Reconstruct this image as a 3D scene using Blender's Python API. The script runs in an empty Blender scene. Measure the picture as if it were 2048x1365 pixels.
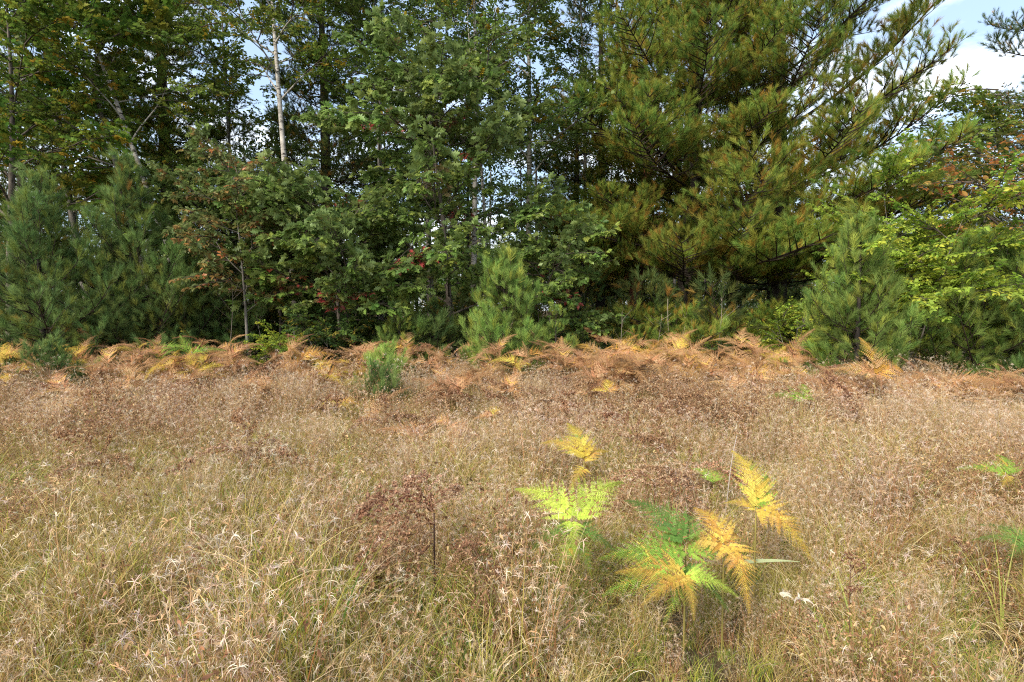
import bpy, math, random
import numpy as np
from mathutils import Vector, Matrix

R = math.radians
PI = math.pi
rng = np.random.default_rng(7)
random.seed(7)
scene = bpy.context.scene
C = scene.collection

# ------------------------------------------------------------------ camera, world, sun, exposure
PITCH = -3.1
CAM_H = 1.6
cam_d = bpy.data.cameras.new('camera')
cam_d.lens = 20.0
cam_d.sensor_width = 36.0
cam_d.clip_start = 0.05
cam_d.clip_end = 3000.0
cam = bpy.data.objects.new('camera', cam_d)
cam.location = (0, 0, CAM_H)
cam.rotation_euler = (R(90 + PITCH), 0, 0)
C.objects.link(cam)
scene.camera = cam

SUN_EL, SUN_AZ = 40.0, 218.0            # azimuth clockwise from +Y (away from the camera)
world = bpy.data.worlds.new('World')
scene.world = world
world.use_nodes = True
wn, wl = world.node_tree.nodes, world.node_tree.links
wn.clear()
w_out = wn.new('ShaderNodeOutputWorld')
w_bg = wn.new('ShaderNodeBackground')
w_bg.inputs['Strength'].default_value = 0.115
sky = wn.new('ShaderNodeTexSky')
sky.sky_type = 'NISHITA'
sky.sun_disc = False
sky.sun_elevation = R(SUN_EL)
sky.sun_rotation = R(SUN_AZ)
sky.air_density = 1.0
sky.dust_density = 1.6
sky.ozone_density = 1.2
tc = wn.new('ShaderNodeTexCoord')
sep = wn.new('ShaderNodeSeparateXYZ')
wl.new(tc.outputs['Generated'], sep.inputs[0])
zz = wn.new('ShaderNodeMath'); zz.operation = 'MAXIMUM'; zz.inputs[1].default_value = 0.0
wl.new(sep.outputs['Z'], zz.inputs[0])
za = wn.new('ShaderNodeMath'); za.operation = 'ADD'; za.inputs[1].default_value = 0.28
wl.new(zz.outputs[0], za.inputs[0])
dx = wn.new('ShaderNodeMath'); dx.operation = 'DIVIDE'
dy = wn.new('ShaderNodeMath'); dy.operation = 'DIVIDE'
wl.new(sep.outputs['X'], dx.inputs[0]); wl.new(za.outputs[0], dx.inputs[1])
wl.new(sep.outputs['Y'], dy.inputs[0]); wl.new(za.outputs[0], dy.inputs[1])
cmb = wn.new('ShaderNodeCombineXYZ')
wl.new(dx.outputs[0], cmb.inputs[0]); wl.new(dy.outputs[0], cmb.inputs[1])
cmb.inputs[2].default_value = 3.7
cn = wn.new('ShaderNodeTexNoise')
cn.inputs['Scale'].default_value = 2.1
cn.inputs['Detail'].default_value = 9.0
cn.inputs['Roughness'].default_value = 0.62
cn.inputs['Distortion'].default_value = 0.35
wl.new(cmb.outputs[0], cn.inputs['Vector'])
cr = wn.new('ShaderNodeValToRGB')
cr.color_ramp.elements[0].position = 0.45
cr.color_ramp.elements[0].color = (0, 0, 0, 1)
cr.color_ramp.elements[1].position = 0.66
cr.color_ramp.elements[1].color = (1, 1, 1, 1)
wl.new(cn.outputs['Fac'], cr.inputs[0])
mixc = wn.new('ShaderNodeMix'); mixc.data_type = 'RGBA'
mixc.inputs[7].default_value = (6.6, 6.8, 7.2, 1)
wl.new(cr.outputs['Color'], mixc.inputs[0])
# thin veil of high cloud everywhere: the blue is pale
veil = wn.new('ShaderNodeMix'); veil.data_type = 'RGBA'
veil.inputs[0].default_value = 0.45
veil.inputs[7].default_value = (3.3, 4.2, 5.4, 1)
wl.new(sky.outputs[0], veil.inputs[6])
wl.new(veil.outputs[2], mixc.inputs[6])
wl.new(mixc.outputs[2], w_bg.inputs['Color'])
wl.new(w_bg.outputs[0], w_out.inputs[0])

sun_d = bpy.data.lights.new('sun', 'SUN')
sun_d.energy = 3.0
sun_d.angle = R(22)
sun_d.color = (1.0, 0.91, 0.77)
sun = bpy.data.objects.new('sun', sun_d)
a, e = R(SUN_AZ), R(SUN_EL)
sv = Vector((math.sin(a) * math.cos(e), math.cos(a) * math.cos(e), math.sin(e)))
sun.rotation_euler = sv.to_track_quat('Z', 'Y').to_euler()
sun.location = (0, 0, 30)
C.objects.link(sun)

vs = scene.view_settings
vs.view_transform = 'Standard'; vs.look = 'None'; vs.exposure = 1.28; vs.gamma = 1.0
vs.use_curve_mapping = False
scene.render.engine = 'CYCLES'
cy = scene.cycles
cy.max_bounces = 6; cy.diffuse_bounces = 3; cy.glossy_bounces = 2
cy.transmission_bounces = 4; cy.transparent_max_bounces = 4
cy.use_denoising = False
cy.filter_width = 1.15
cy.sample_clamp_indirect = 6.0

# ------------------------------------------------------------------ helpers
FPX = 1024 / (18.0 / 20.0)              # focal length in pixels of the photograph
def at(px, d):
    """ground point at distance d along the view whose column in the photograph is px"""
    return ((px - 1024) / FPX * d, d)

def spot(px, py, h):
    """point at height h seen at photograph pixel (px, py)"""
    p = R(PITCH)
    u, v = (px - 1024) / FPX, (682.5 - py) / FPX
    dirv = (u, math.cos(p) - v * math.sin(p), math.sin(p) + v * math.cos(p))
    k = (h - CAM_H) / dirv[2]
    return (dirv[0] * k, dirv[1] * k)

def wave(x, y, seed=0, s=1.0):
    """smooth patchy field in 0..1"""
    r = np.random.default_rng(seed)
    out = np.zeros(np.shape(x))
    for k in range(7):
        an, fr, ph = r.uniform(0, 2 * PI), r.uniform(0.5, 2.4) / s, r.uniform(0, 6.28)
        out = out + np.sin((np.cos(an) * x + np.sin(an) * y) * fr + ph)
    return np.clip(0.5 + out / 6.0, 0, 1)

def ground_z(x, y):
    return 0.05 * (wave(x, y, 3, 2.5) - 0.5)

class Buf:
    """collects triangles with a colour per vertex and a material per face"""
    def __init__(s):
        s.V, s.F, s.K, s.M, s.n = [], [], [], [], 0
    def add(s, V, F, col, m=0):
        V = np.asarray(V, float).reshape(-1, 3); F = np.asarray(F, int).reshape(-1, 3)
        col = np.asarray(col, float)
        if col.ndim == 1: col = np.tile(col, (len(V), 1))
        s.V.append(V); s.F.append(F + s.n); s.K.append(col[:, :3]); s.M.append(np.full(len(F), m)); s.n += len(V)
    def mesh(s, name, mats):
        V = np.concatenate(s.V); F = np.concatenate(s.F); K = np.concatenate(s.K); M = np.concatenate(s.M)
        me = bpy.data.meshes.new(name)
        me.vertices.add(len(V)); me.vertices.foreach_set('co', V.astype(np.float32).ravel())
        me.loops.add(F.size); me.loops.foreach_set('vertex_index', F.astype(np.int32).ravel())
        me.polygons.add(len(F))
        me.polygons.foreach_set('loop_start', (np.arange(len(F)) * 3).astype(np.int32))
        for m in mats: me.materials.append(m)
        me.polygons.foreach_set('material_index', M.astype(np.int32))
        at_ = me.color_attributes.new('tint', 'FLOAT_COLOR', 'POINT')
        at_.data.foreach_set('color', np.concatenate([K, np.ones((len(K), 1))], 1).astype(np.float32).ravel())
        me.update(calc_edges=True)
        return me

def mk(name, mesh, parent=None, mat=None, **props):
    o = bpy.data.objects.new(name, mesh); C.objects.link(o)
    if parent is not None: o.parent = parent
    if mat is not None: o.matrix_local = mat
    for k, v in props.items(): o[k] = v
    return o

def thing(name, label, cat, loc=(0, 0, 0), rz=0.0, group=None, scale=1.0):
    o = bpy.data.objects.new(name, None); C.objects.link(o)
    o.location = loc; o.rotation_euler = (0, 0, rz); o.scale = (scale,) * 3
    o.empty_display_size = 0.1
    o['label'] = label; o['category'] = cat
    if group: o['group'] = group
    return o

def norm(v):
    v = np.asarray(v, float)
    return v / np.maximum(np.linalg.norm(v, axis=-1, keepdims=True), 1e-9)

def frames(d, up=(0, 0, 1), roll=None):
    """matrices (n,3,3) whose columns are x=d, y, z with z nearest to up"""
    d = norm(d); up = np.broadcast_to(np.asarray(up, float), d.shape)
    y = np.cross(up, d); bad = np.linalg.norm(y, axis=1) < 1e-4
    y[bad] = np.cross(np.array([0, 1, 0.01]), d[bad]); y = norm(y); z = np.cross(d, y)
    if roll is not None:
        c, s_ = np.cos(roll)[:, None], np.sin(roll)[:, None]
        y, z = c * y + s_ * z, -s_ * y + c * z
    return np.stack([d, y, z], axis=2)

def stamp(buf, T, TF, Mx, P, sc, cols, m=0, vshade=None):
    """stamp template T (n,3) at points P with frames Mx, scale sc, a colour each"""
    k = len(P); n = len(T)
    if k == 0: return
    V = np.einsum('kij,nj->kni', Mx, T) * np.asarray(sc)[:, None, None] + P[:, None, :]
    F = TF[None] + (np.arange(k) * n)[:, None, None]
    K = np.repeat(cols[:, None, :], n, 1)
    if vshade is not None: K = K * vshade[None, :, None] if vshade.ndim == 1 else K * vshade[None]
    buf.add(V.reshape(-1, 3), F.reshape(-1, 3), K.reshape(-1, 3), m)

def tube(buf, P, rad, sides, col, m=0, cap=True):
    P = np.asarray(P, float); n = len(P); rad = np.broadcast_to(rad, (n,))
    T = np.gradient(P, axis=0); Mx = frames(T, (0.13, 0.21, 1) if abs(norm(T[0])[2]) < .9 else (1, 0.1, 0))
    a_ = np.linspace(0, 2 * PI, sides, endpoint=False)
    V = P[:, None] + rad[:, None, None] * (np.cos(a_)[None, :, None] * Mx[:, None, :, 1] + np.sin(a_)[None, :, None] * Mx[:, None, :, 2])
    F = []
    for i in range(n - 1):
        for j in range(sides):
            q, q2 = i * sides + j, i * sides + (j + 1) % sides
            F += [(q, q2, q2 + sides), (q, q2 + sides, q + sides)]
    if cap:
        for j in range(1, sides - 1): F.append(((n - 1) * sides, (n - 1) * sides + j, (n - 1) * sides + j + 1))
    buf.add(V.reshape(-1, 3), F, col, m)

def pick(pal, n, r, jit=0.14, w=None):
    pal = np.asarray(pal, float)
    i = r.choice(len(pal), n, p=w)
    return np.clip(pal[i] * r.uniform(1 - jit, 1 + jit, (n, 1)) * r.uniform(1 - jit * .4, 1 + jit * .4, (n, 3)), 0, 1)

# ------------------------------------------------------------------ materials
def nodes_of(name):
    m = bpy.data.materials.new(name); m.use_nodes = True
    return m, m.node_tree.nodes, m.node_tree.links

def leaf_material(name, transl=0.3, rough=0.5, spec=0.35, hue=0.012, val=0.16, back=None, backfac=0.0):
    m, n, l = nodes_of(name)
    b = n['Principled BSDF']; out = n['Material Output']
    t = n.new('ShaderNodeAttribute'); t.attribute_name = 'tint'
    oi = n.new('ShaderNodeObjectInfo')
    hs = n.new('ShaderNodeHueSaturation')
    mh = n.new('ShaderNodeMapRange'); mh.inputs['To Min'].default_value = 0.5 - hue; mh.inputs['To Max'].default_value = 0.5 + hue
    mu = n.new('ShaderNodeMath'); mu.operation = 'MULTIPLY'; mu.inputs[1].default_value = 7.31
    fr = n.new('ShaderNodeMath'); fr.operation = 'FRACT'
    mv = n.new('ShaderNodeMapRange'); mv.inputs['To Min'].default_value = 1 - val; mv.inputs['To Max'].default_value = 1 + val
    l.new(oi.outputs['Random'], mh.inputs[0]); l.new(oi.outputs['Random'], mu.inputs[0]); l.new(mu.outputs[0], fr.inputs[0]); l.new(fr.outputs[0], mv.inputs[0])
    l.new(mh.outputs[0], hs.inputs['Hue']); l.new(mv.outputs[0], hs.inputs['Value']); l.new(t.outputs['Color'], hs.inputs['Color'])
    col = hs.outputs[0]
    if back is not None:
        g = n.new('ShaderNodeNewGeometry'); mx = n.new('ShaderNodeMix'); mx.data_type = 'RGBA'
        mm = n.new('ShaderNodeMath'); mm.operation = 'MULTIPLY'; mm.inputs[1].default_value = backfac
        l.new(g.outputs['Backfacing'], mm.inputs[0]); l.new(mm.outputs[0], mx.inputs[0])
        l.new(col, mx.inputs[6]); mx.inputs[7].default_value = (*back, 1); col = mx.outputs[2]
    l.new(col, b.inputs['Base Color'])
    b.inputs['Roughness'].default_value = rough
    b.inputs['Specular IOR Level'].default_value = spec
    tr = n.new('ShaderNodeBsdfTranslucent'); l.new(col, tr.inputs[0])
    ms = n.new('ShaderNodeMixShader'); ms.inputs[0].default_value = transl
    l.new(b.outputs[0], ms.inputs[1]); l.new(tr.outputs[0], ms.inputs[2]); l.new(ms.outputs[0], out.inputs[0])
    return m

def bark_material(name, c1, c2, scale=9.0, stretch=0.22, bump=0.6, marks=None):
    m, n, l = nodes_of(name)
    b = n['Principled BSDF']; b.inputs['Roughness'].default_value = 0.9
    b.inputs['Specular IOR Level'].default_value = 0.15
    tcn = n.new('ShaderNodeTexCoord'); mp = n.new('ShaderNodeMapping')
    mp.inputs['Scale'].default_value = (1, 1, stretch)
    l.new(tcn.outputs['Object'], mp.inputs[0])
    nz = n.new('ShaderNodeTexNoise'); nz.inputs['Scale'].default_value = scale; nz.inputs['Detail'].default_value = 6
    nz.inputs['Roughness'].default_value = 0.7
    l.new(mp.outputs[0], nz.inputs['Vector'])
    rp = n.new('ShaderNodeValToRGB'); rp.color_ramp.elements[0].position = 0.36; rp.color_ramp.elements[1].position = 0.64
    rp.color_ramp.elements[0].color = (*c1, 1); rp.color_ramp.elements[1].color = (*c2, 1)
    l.new(nz.outputs['Fac'], rp.inputs[0]); col = rp.outputs[0]
    if marks is not None:
        mp2 = n.new('ShaderNodeMapping'); mp2.inputs['Scale'].default_value = (1, 1, 5.0)
        l.new(tcn.outputs['Object'], mp2.inputs[0])
        n2 = n.new('ShaderNodeTexNoise'); n2.inputs['Scale'].default_value = 5.5; n2.inputs['Detail'].default_value = 3
        l.new(mp2.outputs[0], n2.inputs['Vector'])
        r2 = n.new('ShaderNodeValToRGB'); r2.color_ramp.elements[0].position = 0.56; r2.color_ramp.elements[1].position = 0.62
        l.new(n2.outputs['Fac'], r2.inputs[0])
        mx = n.new('ShaderNodeMix'); mx.data_type = 'RGBA'; mx.inputs[7].default_value = (*marks, 1)
        l.new(r2.outputs[0], mx.inputs[0]); l.new(col, mx.inputs[6]); col = mx.outputs[2]
    l.new(col, b.inputs['Base Color'])
    bp = n.new('ShaderNodeBump'); bp.inputs['Strength'].default_value = bump; bp.inputs['Distance'].default_value = 0.03
    l.new(nz.outputs['Fac'], bp.inputs['Height']); l.new(bp.outputs[0], b.inputs['Normal'])
    return m

M_NEEDLE = leaf_material('pine_needles', 0.38, 0.6, 0.12, hue=0.014, val=0.2)
M_LEAF = leaf_material('broad_leaves', 0.50, 0.5, 0.2, hue=0.012, val=0.2)
M_OAK = leaf_material('oak_leaves', 0.34, 0.45, 0.3, hue=0.010, val=0.2, back=(0.25, 0.34, 0.13), backfac=0.5)
M_GRASS = leaf_material('meadow_grass', 0.32, 0.65, 0.08, hue=0.012, val=0.2)
M_FERN = leaf_material('bracken_fronds', 0.42, 0.6, 0.12, hue=0.010, val=0.12)
M_TWIG = leaf_material('twig_bark', 0.0, 0.85, 0.1, hue=0.0, val=0.15)
M_PINEBARK = bark_material('pine_bark', (0.018, 0.014, 0.012), (0.065, 0.054, 0.047), 11, 0.25, 0.9)
M_REDBARK = bark_material('reddish_pine_bark', (0.06, 0.022, 0.012), (0.24, 0.095, 0.045), 11, 0.25, 0.9)
M_OAKBARK = bark_material('oak_bark', (0.04, 0.033, 0.027), (0.17, 0.145, 0.12), 14, 0.3, 0.7)
M_BIRCH = bark_material('birch_bark', (0.24, 0.22, 0.19), (0.50, 0.47, 0.42), 6, 1.0, 0.3, marks=(0.045, 0.04, 0.035))
M_ASPEN = bark_material('aspen_bark', (0.20, 0.19, 0.15), (0.38, 0.36, 0.30), 6, 0.8, 0.2, marks=(0.06, 0.055, 0.045))
M_GREYBARK = bark_material('grey_bark', (0.10, 0.09, 0.08), (0.24, 0.22, 0.19), 9, 0.5, 0.5)

def ground_material():
    m, n, l = nodes_of('meadow_soil')
    b = n['Principled BSDF']; b.inputs['Roughness'].default_value = 0.95; b.inputs['Specular IOR Level'].default_value = 0.1
    tcn = n.new('ShaderNodeTexCoord')
    n1 = n.new('ShaderNodeTexNoise'); n1.inputs['Scale'].default_value = 34; n1.inputs['Detail'].default_value = 8; n1.inputs['Roughness'].default_value = 0.75
    n2 = n.new('ShaderNodeTexNoise'); n2.inputs['Scale'].default_value = 0.6; n2.inputs['Detail'].default_value = 4
    l.new(tcn.outputs['Object'], n1.inputs['Vector']); l.new(tcn.outputs['Object'], n2.inputs['Vector'])
    r1 = n.new('ShaderNodeValToRGB'); r1.color_ramp.elements[0].position = 0.35; r1.color_ramp.elements[1].position = 0.68
    r1.color_ramp.elements[0].color = (0.030, 0.021, 0.012, 1); r1.color_ramp.elements[1].color = (0.13, 0.09, 0.05, 1)
    r2 = n.new('ShaderNodeValToRGB'); r2.color_ramp.elements[0].position = 0.4; r2.color_ramp.elements[1].position = 0.6
    r2.color_ramp.elements[0].color = (0.07, 0.065, 0.03, 1); r2.color_ramp.elements[1].color = (0.16, 0.095, 0.055, 1)
    mx = n.new('ShaderNodeMix'); mx.data_type = 'RGBA'; mx.inputs[0].default_value = 0.4
    l.new(n1.outputs['Fac'], r1.inputs[0]); l.new(n2.outputs['Fac'], r2.inputs[0])
    l.new(r1.outputs[0], mx.inputs[6]); l.new(r2.outputs[0], mx.inputs[7]); l.new(mx.outputs[2], b.inputs['Base Color'])
    bp = n.new('ShaderNodeBump'); bp.inputs['Strength'].default_value = 0.8; bp.inputs['Distance'].default_value = 0.05
    l.new(n1.outputs['Fac'], bp.inputs['Height']); l.new(bp.outputs[0], b.inputs['Normal'])
    return m

# ------------------------------------------------------------------ ground
xs = np.concatenate([[-1500, -600, -250, -120, -60], np.linspace(-34, 34, 120), [60, 120, 250, 600, 1500]])
ys = np.concatenate([[-1500, -500, -150, -50], np.linspace(-14, 60, 130), [90, 150, 300, 700, 1500]])
gx, gy = np.meshgrid(xs, ys)
gz = ground_z(gx, gy) * (np.abs(gx) < 50) * (gy > -20) * (gy < 70)
V = np.stack([gx, gy, gz], 2).reshape(-1, 3)
nx = len(xs)
F = []
for j in range(len(ys) - 1):
    for i in range(nx - 1):
        q = j * nx + i
        F += [(q, q + 1, q + nx + 1), (q, q + nx + 1, q + nx)]
b = Buf(); b.add(V, F, (.2, .15, .1))
g = mk('ground', b.mesh('ground', [ground_material()]))
for p in g.data.polygons: p.use_smooth = True
g['kind'] = 'structure'

# ------------------------------------------------------------------ palettes (linear base colours)
PINE_YOUNG = [(.130, .200, .060), (.165, .240, .075), (.095, .160, .050), (.185, .225, .050)]
PINE_BRIGHT = [(.26, .38, .09), (.32, .42, .11), (.20, .31, .07), (.33, .35, .09)]
PINE_OLD = [(.145, .225, .046), (.180, .265, .052), (.215, .260, .042), (.26, .27, .048)]
PINE_DARK = [(.070, .115, .036), (.088, .130, .038), (.10, .12, .03)]
ORANGE_NEEDLE = [(.46, .25, .05), (.36, .17, .035), (.42, .29, .06)]

# ------------------------------------------------------------------ pine boughs
def tuft_template(seed, n, l, w, shoot, spread=(14, 58)):
    r = np.random.default_rng(seed)
    s = r.uniform(0, shoot, n) ** 1.0
    th = np.radians(r.uniform(*spread, n)) * (1 - 0.45 * s / max(shoot, 1e-6))
    ph = r.uniform(0, 2 * PI, n)
    d = np.stack([np.cos(th), np.sin(th) * np.cos(ph), np.sin(th) * np.sin(ph)], 1)
    side = norm(np.cross(d, norm(r.normal(size=(n, 3)))))
    base = np.stack([s, 0 * s, 0 * s], 1)
    L = l * r.uniform(.75, 1.1, n)
    tip = base + d * L[:, None]; tip[:, 2] -= 0.12 * L
    V = np.stack([base - side * w / 2, base + side * w / 2, tip], 1).reshape(-1, 3)
    F = np.arange(n * 3).reshape(-1, 3)
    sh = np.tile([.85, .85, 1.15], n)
    return V, F, sh

def curve(p0, d, L, n, droop, r, wig=0.04):
    """points along a branch: droop bends it down (>0) or up (<0)"""
    t = np.linspace(0, 1, n)
    d = np.asarray(d, float) / np.linalg.norm(d)
    P = np.asarray(p0, float) + d * L * t[:, None]
    P[:, 2] -= droop * L * t ** 2
    ph = r.uniform(0, 6.28, 2)
    P[:, 0] += wig * L * np.sin(t * 4 + ph[0]) * t; P[:, 1] += wig * L * np.sin(t * 5 + ph[1]) * t
    return P

def pine_bough(seed, L, ang=50, side_len=.42, step=.16, tstep=.13, twig=.2, needles=34, nl=.09, nw=.0042,
               pal=PINE_YOUNG, orange=.06, droop=.05, up=.12, start=.15, bare=0.0, rise=.25, name='bough'):
    r = np.random.default_rng(seed)
    buf = Buf()
    N = 10; t = np.linspace(0, 1, N)
    P = np.stack([L * t, L * .05 * np.sin(t * 3.5 + r.uniform(0, 6)) * t, -droop * L * np.sin(t * PI * .9) + up * L * t ** 2.2], 1)
    r0 = 0.008 * L + .004
    twc = (.034, .025, .020)
    tube(buf, P, np.linspace(r0, .003, N), 5, twc, 1)
    TP, TD = [], []
    def interp(Pc, u):
        k = np.clip(u * (len(Pc) - 1), 0, len(Pc) - 1.001); i = int(k); f = k - i
        return Pc[i] * (1 - f) + Pc[i + 1] * f, norm(Pc[i + 1] - Pc[i])
    u = start; s = 1
    while u < .96:
        p, d = interp(P, u)
        for sgn in ((1, -1) if r.random() < .55 else (s,)):
            an = R(ang + r.uniform(-12, 12)) * sgn
            dd = np.array([d[0] * math.cos(an) - d[1] * math.sin(an), d[0] * math.sin(an) + d[1] * math.cos(an), d[2] + r.uniform(-.05, .3)])
            sl = L * side_len * (1 - u) ** .75 * r.uniform(.65, 1.2) + .10
            Q = curve(p, dd, sl, 5, r.uniform(-.25, .05), r)
            tube(buf, Q, np.linspace(r0 * .45, .002, 5), 3, twc, 1, cap=False)
            v = max(.25, bare); s2 = 1
            while v < 1:
                q, qd = interp(Q, v)
                a2 = R(r.uniform(35, 60)) * s2; s2 = -s2
                d2 = np.array([qd[0] * math.cos(a2) - qd[1] * math.sin(a2), qd[0] * math.sin(a2) + qd[1] * math.cos(a2), qd[2] + 2 * rise * r.random()])
                d2 = d2 / np.linalg.norm(d2)
                tl = twig * r.uniform(.5, 1.15)
                TP.append(q + d2 * tl * .55); TD.append(d2 * 1.0)
                if tl > .12: TP.append(q + d2 * tl * .1); TD.append(d2)
                v += tstep / sl * r.uniform(.7, 1.3)
            TP.append(Q[-1]); TD.append(norm(Q[-1] - Q[-2]) + np.array([0, 0, rise * .6]))
        s = -s; u += step / L * r.uniform(.7, 1.3)
    for k in (.9, 1.0):
        p, d = interp(P, k); TP.append(p); TD.append(d)
    TP, TD = np.array(TP), np.array(TD)
    TD = TD + r.normal(0, .12, TD.shape)
    k = len(TP)
    cols = pick(pal, k, r)
    # older inner needles turn orange in autumn: near the middle of the bough more often
    prob = orange * (1.7 - 1.2 * np.clip(TP[:, 0] / L, 0, 1))
    om = r.random(k) < prob
    cols[om] = cols[om] * .35 + pick(ORANGE_NEEDLE, om.sum(), r) * .65
    # this year's shoots at the outer end are paler than the inner ones
    cols = np.clip(cols * (.78 + .50 * np.clip(TP[:, 0] / L, 0, 1.1))[:, None], 0, 1)
    grp = r.integers(0, 4, k)
    for gi in range(4):
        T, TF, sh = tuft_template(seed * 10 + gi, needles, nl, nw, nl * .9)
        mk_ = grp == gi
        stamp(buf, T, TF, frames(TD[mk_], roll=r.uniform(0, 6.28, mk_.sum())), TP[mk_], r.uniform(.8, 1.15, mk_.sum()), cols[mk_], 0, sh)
    return buf.mesh(name, [M_NEEDLE, M_TWIG])

def bough_set(base_seed, lengths, variants, **kw):
    out = []
    for L in lengths:
        for v in range(variants):
            out.append((L, pine_bough(base_seed + int(L * 100) + v * 13, L, **kw)))
    return out

YOUNG = bough_set(100, (.45, .8, 1.3, 1.9), 3, needles=62, nl=.13, nw=.0043, pal=PINE_YOUNG, orange=.02, up=.42, step=.19, tstep=.19, rise=.5)
BRIGHT = bough_set(300, (.3, .55), 3, needles=60, nl=.10, nw=.0035, pal=PINE_BRIGHT, orange=.02, up=.3, step=.09, tstep=.08, twig=.12)
OLD = bough_set(500, (1.4, 2.4, 3.6), 3, needles=54, nl=.125, nw=.0052, pal=PINE_OLD, orange=.20, up=.10, droop=.03, step=.125, tstep=.105, twig=.26, start=.28, ang=55, rise=.75)
DARK = bough_set(800, (1.6, 3.0), 3, needles=44, nl=.125, nw=.0058, pal=PINE_DARK, orange=.14, up=.06, droop=.08, step=.16, tstep=.13, twig=.28, start=.3, rise=.5)

def bough_matrix(p, az, el, roll, sc):
    d = np.array([[math.cos(az) * math.cos(el), math.sin(az) * math.cos(el), math.sin(el)]])
    Mx = frames(d, roll=np.array([roll]))[0] * sc
    m = Matrix.Identity(4)
    for i in range(3):
        for j in range(3): m[i][j] = Mx[i][j]
        m[i][3] = p[i]
    return m

def trunk_curve(H, lean=(0, 0), bend=.02, n=14, r=None):
    r = r or rng
    t = np.linspace(0, 1, n); ph = r.uniform(0, 6.28, 2)
    return np.stack([lean[0] * t ** 1.3 + bend * H * np.sin(t * 5 + ph[0]) * t * .4, lean[1] * t ** 1.3 + bend * H * np.sin(t * 4 + ph[1]) * t * .4, H * t - .05], 1)

def on_curve(P, z):
    i = int(np.clip(np.searchsorted(P[:, 2], z) - 1, 0, len(P) - 2))
    f = (z - P[i, 2]) / (P[i + 1, 2] - P[i, 2])
    return P[i] * (1 - f) + P[i + 1] * f

def choose(protos, L, r):
    d = np.array([abs(math.log(pl / L)) for pl, _ in protos]); c = np.nonzero(d < d.min() + .01)[0]
    return protos[int(r.choice(c))]

def pine(label, px, d, H, prof, protos, seed, trunk_r=.06, whorl=.34, per=5, z0=.25, el=(4, 48), bark=None, lean=(0, 0),
         name='pine_tree', group=None, leader=True, irregular=0.14, cat='pine tree', skip=None, max_len=9, zmax=None, dead=0, extra=()):
    """prof(t) = bough length at relative height t"""
    r = np.random.default_rng(seed)
    x, y = at(px, d)
    t_ = thing(name, label, cat, (x, y, float(ground_z(x, y))), 0, group)
    P = trunk_curve(H, lean, .015 if H > 6 else .01, 16, r)
    b = Buf(); tt = np.linspace(0, 1, 16)
    tube(b, P, trunk_r * (1 - tt) ** .8 + .006 + trunk_r * .35 * np.exp(-tt * H / .35), 9 if trunk_r > .09 else 6, (.1, .08, .07))
    me = b.mesh('pine_trunk', [bark or M_PINEBARK])
    for p in me.polygons: p.use_smooth = True
    mk('trunk', me, t_)
    z = z0; az0 = r.uniform(0, 6.28)
    while z < H * .985:
        tz = z / H
        n = per if r.random() < .6 else per - 1
        if zmax is None or z < zmax:
            for k in range(n):
                az = az0 + 2 * PI * k / n + r.uniform(-.35, .35)
                L = prof(tz) * r.uniform(1 - .22 - irregular, 1.12 + irregular * .5)
                if L < .12: continue
                zb = z + r.uniform(-.06, .06) * (1 + 3 * irregular)
                if skip and skip(az % (2 * PI), zb): continue
                e_ = R(el[0] + (el[1] - el[0]) * tz ** 1.2 + r.uniform(-10, 12))
                pl, me_ = choose(protos, L, r)
                mk('bough', me_, t_, bough_matrix(on_curve(P, min(max(zb, .05), H * .98)), az, e_, r.uniform(-.25, .25), min(L, max_len) / pl))
        az0 += 1.1 + r.uniform(-.3, .3)
        z += whorl * r.uniform(.8, 1.2) * (1 - .35 * tz)
    for (zb, azd, eld, L) in extra:
        pl, me_ = choose(protos, L, r)
        mk('bough', me_, t_, bough_matrix(on_curve(P, zb), R(azd), R(eld), r.uniform(-.2, .2), L / pl))
    if leader:
        pl, me_ = choose(protos, .01, r)
        ls = min(.6, .12 * H) / pl
        mk('leader_shoot', me_, t_, bough_matrix(P[-1] - np.array([0, 0, .10 * H * .5]), 0, R(88), 0, ls))
    if dead:
        b = Buf()
        for k in range(dead):
            zb = r.uniform(.5, H * .45); p = on_curve(P, zb); az = r.uniform(0, 6.28)
            L = r.uniform(.5, 2.0)
            Q = curve(p, (math.cos(az), math.sin(az), r.uniform(-.1, .25)), L, 6, r.uniform(-.1, .2), r, .06)
            tube(b, Q, np.linspace(.016, .003, 6), 4, (.09, .075, .065))
            for j in range(3):
                q = Q[r.integers(2, 5)]; a2 = az + r.uniform(-1, 1)
                tube(b, curve(q, (math.cos(a2), math.sin(a2), r.uniform(-.2, .3)), L * .35, 4, .05, r), np.linspace(.006, .002, 4), 3, (.1, .085, .075), cap=False)
        mk('dead_branches', b.mesh('dead_branches', [M_TWIG]), t_, kind='stuff')
    return t_

cone = lambda Rm, p=.95, tip=.16: (lambda t: Rm * (1 - t) ** p * min(1, .62 + 2.2 * t) + tip)

PINE_LIGHT = [(.20, .30, .07), (.24, .34, .085), (.155, .245, .06), (.28, .335, .065)]
LIGHT = bough_set(1900, (.4, .8, 1.3, 1.9), 2, needles=60, nl=.125, nw=.0042, pal=PINE_LIGHT, orange=.015, up=.42, step=.19, tstep=.20, rise=.6)
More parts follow.
